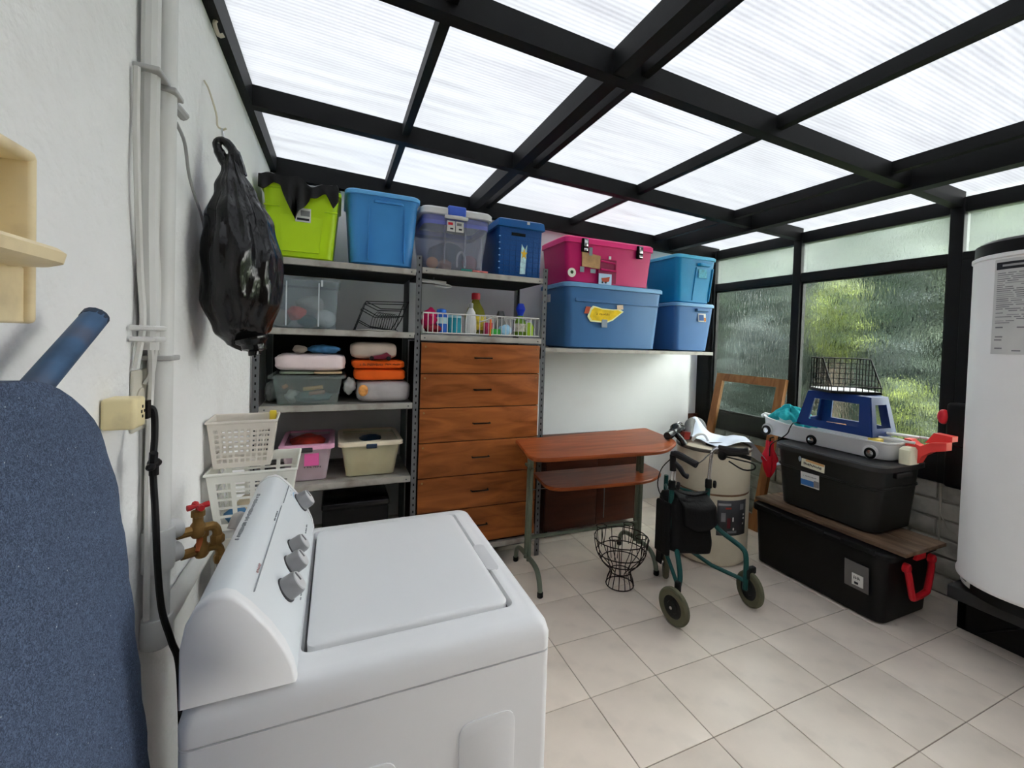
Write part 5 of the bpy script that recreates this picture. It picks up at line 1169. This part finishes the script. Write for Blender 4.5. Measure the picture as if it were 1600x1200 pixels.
for y in (-.275, -.62, -.985):
    ar = MB().lathe([(.036, 0), (.042, 0), (.042, .012), (.036, .012)], (1.612 if y > -.9 else 1.603, y, .889), 20, (-1, 0, 0)).build('wheel_arch', WTP, tr)
    w_ = MB().lathe([(.018, -.01), (.032, -.010), (.035, -.004), (.035, .008), (.031, .013), (.020, .013)], (1.600, y, .882), 20, (-1, 0, 0)).build('wheel', BLK, tr)
    MB().lathe([(.021, 0), (.020, .003), (.007, .005)], (1.590, y, .882), 10, (-1, 0, 0)).build('hub', CHROME, w_)
MB().tube([(1.70, -.15, .966), (1.70, -.18, .985), (1.70, -.23, .98)], .012, 8).build('hitch', WTP, tr)
t = thing('toy_cab', 'cream and white toy part at the near end of truck tray', 'toy', (1.70, -1.14, .846))
MB().loft([rr(1.715, -1.125, .055, .03, .015, z, 3) for z in (.847, .93)] + [rr(1.715, -1.125, .04, .02, .012, .945, 3)]).build('body', mat('cream_toy_plastic', srgb(214, 205, 180), .45), t)
for q, (p0, p1, lb_) in enumerate((((1.77, -.62, .975), (1.83, -1.12, .99), 'thin white rod lying in the truck tray nearest the stool'), ((1.70, -.72, .964), (1.74, -1.14, .968), 'grey-white flat rod lying along front of the truck tray'), ((1.86, -.80, .975), (1.90, -1.18, .985), 'pale rod lying along the window side of truck tray'))):
    o = MB().tube([p0, p1], .008, 8).build('rod', WHITE_P); tag(o, lb_, 'rod')
o = MB().box(1.66, 1.72, -.99, -.93, .875, .962, .005).build('block', mat('yellow_block', srgb(205, 180, 90), .5)); tag(o, 'small yellow block inside near end of truck tray', 'toy')
o = MB().tube([(1.78, -.60, .885), (1.79, -.72, .888)], .012, 8).build('wooden_peg', mat('tan_wood', srgb(190, 140, 95), .6)); o.location.z = .10; tag(o, 'tan wooden stick lying inside the blue stool frame', 'stick')
cdr = MB().tube([(1.70, -.50, .965), (1.60, -.49, .975), (1.565, -.485, .94), (1.555, -.475, .90), (1.50, -.46, .86), (1.43, -.445, .82), (1.43, -.44, .74)], .004, 6, smooth=5).build('cord', BLK); tag(cdr, 'thin black cord hanging over the white truck tray', 'cord')
sb = thing('step_stool', 'blue plastic step stool standing in the white truck tray', 'stool', (1.78, -.7, .96))
BLU = mat('navy_stool_plastic', srgb(20, 44, 96), .4, var=.04)
bz0, bz1 = .965, 1.205
BO = [(1.655, -.955), (1.655, -.47), (1.915, -.47), (1.915, -.955)]; TO = [(1.705, -.91), (1.705, -.515), (1.885, -.515), (1.885, -.91)]
def lerp(a, b, t_): return tuple(a[i] + (b[i] - a[i]) * t_ for i in range(len(a)))
def P3(k, f): x, y = lerp(BO[k % 4], TO[k % 4], f); return Vector((x, y, bz0 + (bz1 - bz0) * f))
MB().loft([rr(1.795, -.7125, .09 + d, .1975 + d, .03, z, 4) for z, d in ((1.18, .006), (1.202, .004), (1.21, -.006))]).build('seat', BLU, sb)
for k in range(4):     # four sloping sides, each a frame with an opening
    A_, B_ = P3(k, 0), P3(k + 1, 0); D_, C_ = P3(k, 1), P3(k + 1, 1)
    wf = .15 if k % 2 == 0 else .2
    def Sx(u, v): return A_ * (1 - u) * (1 - v) + B_ * u * (1 - v) + C_ * u * v + D_ * (1 - u) * v
    mb = MB(); us = [0, wf, 1 - wf, 1]; vs = [0, .2, .80, 1]
    for i in range(3):
        for j in range(3):
            if i == 1 and j == 1: continue
            mb.add([Sx(us[i], vs[j]), Sx(us[i + 1], vs[j]), Sx(us[i + 1], vs[j + 1]), Sx(us[i], vs[j + 1])], [(0, 1, 2, 3)])
    mb.build('side_frame', BLU, sb, smooth=0, solid=.012)
tw = thing('wire_tray', 'black wire mesh tray with white base on the blue stool', 'wire basket', (1.78, -.68, 1.212))
cW = Vector((1.79, -.70, 1.214)); e1 = Vector((.86, -.51, 0)).normalized(); e2 = Vector((.51, .86, 0)).normalized()
hw, hd, H0, H1 = .150, .135, .045, .225
MB().obox(cW + Vector((0, 0, .012)), e1, e2, (0, 0, 1), hw, hd, .008).build('base', mat('white_board', (.7, .7, .72), .5), tw, smooth=0)
MB().tube([cW + e1 * a * hw + e2 * b * hd + Vector((0, 0, .008)) for a, b in ((-1, -1), (1, -1), (1, 1), (-1, 1))], .008, 6, closed=True).build('base_frame', BLK, tw)
def hgt(b): return H1 if b > -.1 else H1 - (-.1 - b) / .9 * (H1 - H0)     # sides slope down to the low front
WM = mat('black_mesh_wire', (.008, .008, .009), .5, spec=.1)
mb = MB()
for s in (-1, 1):
    mb.tube([cW + e1 * s * hw - e2 * hd + Vector((0, 0, H0)), cW + e1 * s * hw - e2 * hd * .1 + Vector((0, 0, H1)), cW + e1 * s * hw + e2 * hd + Vector((0, 0, H1))], .0045, 6)
mb.tube([cW - e1 * hw + e2 * hd + Vector((0, 0, H1)), cW + e1 * hw + e2 * hd + Vector((0, 0, H1))], .0045, 6); mb.tube([cW - e1 * hw - e2 * hd + Vector((0, 0, H0)), cW + e1 * hw - e2 * hd + Vector((0, 0, H0))], .0045, 6)
mb.build('top_frame', WM, tw)
for k in range(9):
    a = -1 + k * .25; b_ = MB(); b_.tube([cW + e1 * a * hw + e2 * hd + Vector((0, 0, .01)), cW + e1 * a * hw + e2 * hd + Vector((0, 0, H1))], 0.0028, 5); b_.build('mesh_wire', WM, tw)
    MB().tube([cW + e1 * a * hw - e2 * hd + Vector((0, 0, .01)), cW + e1 * a * hw - e2 * hd + Vector((0, 0, H0))], 0.0028, 5).build('mesh_wire', WM, tw)
    for s in (-1, 1):
        if 0 < k < 8: MB().tube([cW + e1 * s * hw + e2 * a * hd + Vector((0, 0, .01)), cW + e1 * s * hw + e2 * a * hd + Vector((0, 0, hgt(a)))], 0.0028, 5).build('mesh_wire', WM, tw)
for k in range(1, 6):
    z = .01 + k * .036
    MB().tube([cW - e1 * hw + e2 * hd + Vector((0, 0, z)), cW + e1 * hw + e2 * hd + Vector((0, 0, z))], 0.0028, 5).build('mesh_wire', WM, tw)
    b0 = -1 if z < H0 else -1 + (z - H0) / (H1 - H0) * .9
    for s in (-1, 1): MB().tube([cW + e1 * s * hw + e2 * b0 * hd + Vector((0, 0, z)), cW + e1 * s * hw + e2 * hd + Vector((0, 0, z))], 0.0028, 5).build('mesh_wire', WM, tw)
TEAL = mat('teal_towel', srgb(36, 150, 155), .9, var=.12, bump=.6, bscale=50)
def tow(u, v):
    th = u * 2 * PI; ph = v * PI / 2
    q = math.cos(ph * .97)
    fold = .22 * abs(math.sin(3.5 * th + 2.2 * v)) + .14 * math.sin(8 * th - 5 * v + 1) + .10 * math.sin(13 * th + 9 * v)
    r = .92 + fold * (.5 + .5 * q)
    hz = math.sin(ph) * (1 + .22 * math.sin(3 * th + 1) + .16 * math.sin(7 * th - 2)) + .10 * math.sin(11 * th) * q
    return (1.735 + .085 * r * math.cos(th) * q, -.36 + .15 * r * math.sin(th) * q, .955 + .095 * hz + .03 * math.sin(2.5 * th) * q)
o = MB().grid(tow, 90, 26, True).build('towel', TEAL, smooth=180); tag(o, 'crumpled teal towel on the far end of truck tray', 'towel')
t = thing('toy_part', 'red moulded plastic toy part at near end of the tote', 'toy', (1.78, -1.17, .87))
RT = mat('coral_red_plastic', srgb(225, 62, 58), .4, var=.04)
pr = [(-1.085, .985), (-1.10, .90), (-1.13, .853), (-1.155, .853), (-1.175, .90), (-1.22, .935), (-1.285, .955), (-1.285, 1.0), (-1.21, .985), (-1.165, .955), (-1.14, .965), (-1.115, .985)]
MB().prism(pr, 'x', 1.74, 1.80).build('body', RT, t, smooth=30)
MB().prism([(-1.16, .97), (-1.285, 1.0), (-1.285, 1.03), (-1.20, 1.035)], 'x', 1.80, 1.86).build('fin', RT, t, smooth=30)
t = thing('black_case', 'black hard plastic case against the dark post beside white heater', 'case', (2.02, -1.26, .69))
MB().box(1.985, 2.07, -1.345, -1.17, .70, 1.205, .02).build('body', BLK, t); MB().box(1.98, 1.986, -1.34, -1.175, .95, .956).build('seam', BLK_G, t)
MB().box(2.07, 2.075, -1.30, -1.2, .75, 1.15).build('wall_bracket', STEEL, t)
o = MB().ball((2.0, -1.155, 1.115), .03, .03, .045, 14, 10).build('red_knob', RED); tag(o, 'dark red rounded knob fixed on side of black case', 'knob')

# ================================================================== white water heater on black stand
HX, HY, HR = 1.825, -1.63, .285
HW_ = mat('white_heater_shell', (.88, .875, .86), .38, var=.012)
wh = thing('water_heater', 'tall white water heater with black cap standing on black stand', 'water heater', (HX, HY, .30))
MB().lathe([(HR - .02, .286), (HR - .02, .345)], (HX, HY, 0), 56).build('base_ring', BLK, wh)
MB().lathe([(HR + .004, .345), (HR + .006, .352), (HR + .006, .362), (HR, .372), (HR, 1.965)], (HX, HY, 0), 56).build('shell', HW_, wh)
MB().lathe([(HR, 1.962), (HR + .006, 1.967), (HR + .006, 1.982), (HR - .004, 1.988)], (HX, HY, 0), 56).build('top_rim', HW_, wh)
MB().lathe([(HR - .003, 1.985), (HR - .005, 2.045), (HR - .03, 2.062), (.05, 2.068)], (HX, HY, 0), 56).build('cap', BLK, wh)
def arcp(parent, nm, mt_, a0, a1, z0, z1, d=.001, seg=10): return MB().lathe([(HR + d, z0), (HR + d, z1)], (HX, HY, 0), seg, a0=a0, a1=a1).build(nm, mt_, parent)
A0 = math.radians(155); A1 = math.radians(217)
lb2 = arcp(wh, 'data_label', mat('pale_grey_label', (.60, .60, .58), .6), A0, A1, 1.50, 1.955, .001, 16)
arcp(lb2, 'print', INK, A0 + .03, A1 - .05, 1.905, 1.94, .0018); arcp(lb2, 'print', mat('pale_print', (.35, .35, .35), .6), A0 + .12, A1 - .25, 1.918, 1.928, .0024)
rnd = random.Random(4)
for k in range(26):
    z = 1.885 - k * .0095; a = A0 + .05
    while a < A1 - .1:
        L_ = rnd.uniform(.08, .26)
        if rnd.random() < .85: arcp(lb2, 'print', INKGREY if rnd.random() < .8 else mat('mid_print', (.36, .36, .36), .7), a, min(a + L_, A1 - .08), z, z + .004, .0018, 4)
        a += L_ + .03
for a, z in ((.06, 1.625), (.06, 1.58), (.05, 1.565), (.35, 1.625), (.06, 1.525), (.3, 1.515)): arcp(lb2, 'print', INKGREY, A0 + a, A0 + a + .11, z, z + .006, .0018, 4)
sl = arcp(wh, 'small_label', WHITE_P, math.radians(112), math.radians(142), .305, .350, -.015); arcp(sl, 'print', INK, math.radians(118), math.radians(136), .325, .331, -.0142)
sd = thing('heater_stand', 'low black stand under the tall white water heater', 'stand', (1.83, -1.7, 0))
MB().box(1.61, 2.10, -2.05, -1.375, .22, .285, .004).build('top_slab', mat('dark_grey_slab', (.02, .02, .02), .5), sd)
MB().box(1.79, 1.82, -2.04, -1.36, .0, .219, .003).build('front_panel', BLK, sd)
for y in (-2.02, -1.37): MB().box(1.79, 2.09, y - .02, y + .02, 0, .219, .003).build('leg', BLK, sd)
MB().tube([(1.775, -1.45, .03), (1.775, -1.62, .16)], .006, 6).build('strut', BLK, sd)

# ------------------------------------------------------------------ garden outside the glass
struct(MB().box(XR + .2, 5.5, -9, -1.6, -.32, -.08).build('bounce_paving', mat('pale_bounce_surface', (.42, .41, .38), .9, var=.1), smooth=0))  # unseen pale ground added to bounce light in through the clear bays
struct(MB().box(XR + .2, 40, -30, 30, -.4, -.3).build('ground', mat('lawn', (.09, .15, .05), .95, var=.3, vscale=3), smooth=0))
def shrub(name, label, c, rx, ry, rz, n, cols, leaf=.09, seed=0, trunk=True):
    rnd = random.Random(seed)
    t = thing(name, label, 'tree', (c[0], c[1], -.3), 'trees and shrubs behind the window wall')
    for ci, (cn, cc) in enumerate(cols):
        mb = MB()
        for k in range(n // len(cols)):
            while True:
                d = Vector((rnd.gauss(0, 1), rnd.gauss(0, 1), rnd.gauss(0, 1)))
                if d.length > .1: break
            d.normalize(); q = rnd.uniform(.55, 1.0) * (1 + wob(d, 3.0, .12, seed + ci))
            p = Vector((c[0] + d.x * rx * q, c[1] + d.y * ry * q, c[2] + d.z * rz * q))
            if p.z < -.25: continue
            u = Vector((rnd.gauss(0, 1), rnd.gauss(0, 1), rnd.gauss(0, .6))).normalized(); v = u.orthogonal().normalized()
            s = leaf * rnd.uniform(.6, 1.4)
            mb.add([p - u * s, p + v * s * .4, p + u * s, p - v * s * .4], [(0, 1, 2, 3)])
        o = mb.build('foliage', mat(cn, cc, .6, var=.35, vscale=2.5), t, smooth=0); o['kind'] = 'stuff'
    MB().ball(c, rx * .72, ry * .72, rz * .78, 24, 16, lambda q_: 1 + wob(q_, 3.5, .07, seed)).build('inner_foliage', mat(cols[0][0], cols[0][1], .6, var=.35, vscale=2.5) if cols[0][0] != 'yellow_leaf' else MATS['mid_leaf'], t)
    if trunk:
        MB().tube([(c[0], c[1], -.3), (c[0] + .05, c[1] + .03, c[2] * .5), (c[0] - .03, c[1], c[2])], [.09, .07, .04], 8, smooth=3).build('trunk', mat('bark', (.08, .06, .045), .9, var=.3), t)
    return t
DG = ('dark_leaf', (.004, .010, .006)); MG = ('mid_leaf', (.010, .022, .009)); YG = ('yellow_leaf', (.10, .125, .016)); BG = ('blue_leaf', (.011, .020, .017)); PG = ('pale_leaf', (.045, .060, .038))
T_ = (
 ('dark green tree blurred behind the leftmost window pane', (4.6, 2.75, 1.7), 1.0, 1.0, 2.1, 5200, (DG, MG), .11),
 ('dense dark shrub low behind the leftmost window pane', (3.6, 1.5, .75), .5, .45, 1.2, 3000, (DG, BG), .08),
 ('bright yellow-green shrub blurred behind the large middle pane', (4.0, .75, 1.85), .30, .26, .50, 1500, (YG, MG), .06),
 ('mid-green tree filling the large middle pane', (6.4, 2.0, 1.9), .8, .95, 2.1, 5600, (MG, BG), .12),
 ('yellowish low bush behind the lower right of middle pane', (4.0, .02, .55), .32, .30, .65, 1500, (YG, MG), .06),
 ('dark hedge plant low behind the large middle pane', (5.4, .75, .45), .35, .6, 1.2, 3200, (BG, MG), .08),
 ('tall dark tree far behind the window wall', (10.5, 7.9, 3.0), 1.8, 2.6, 4.0, 7000, (DG, PG), .32),
 ('far pale-green tree seen between the nearer garden shrubs', (10.5, 2.0, 2.6), 1.6, 2.4, 3.4, 7000, (BG, PG), .32))
for k, a in enumerate(T_): shrub('tree', a[0], a[1], a[2], a[3], a[4], a[5], a[6], a[7], k + 1)
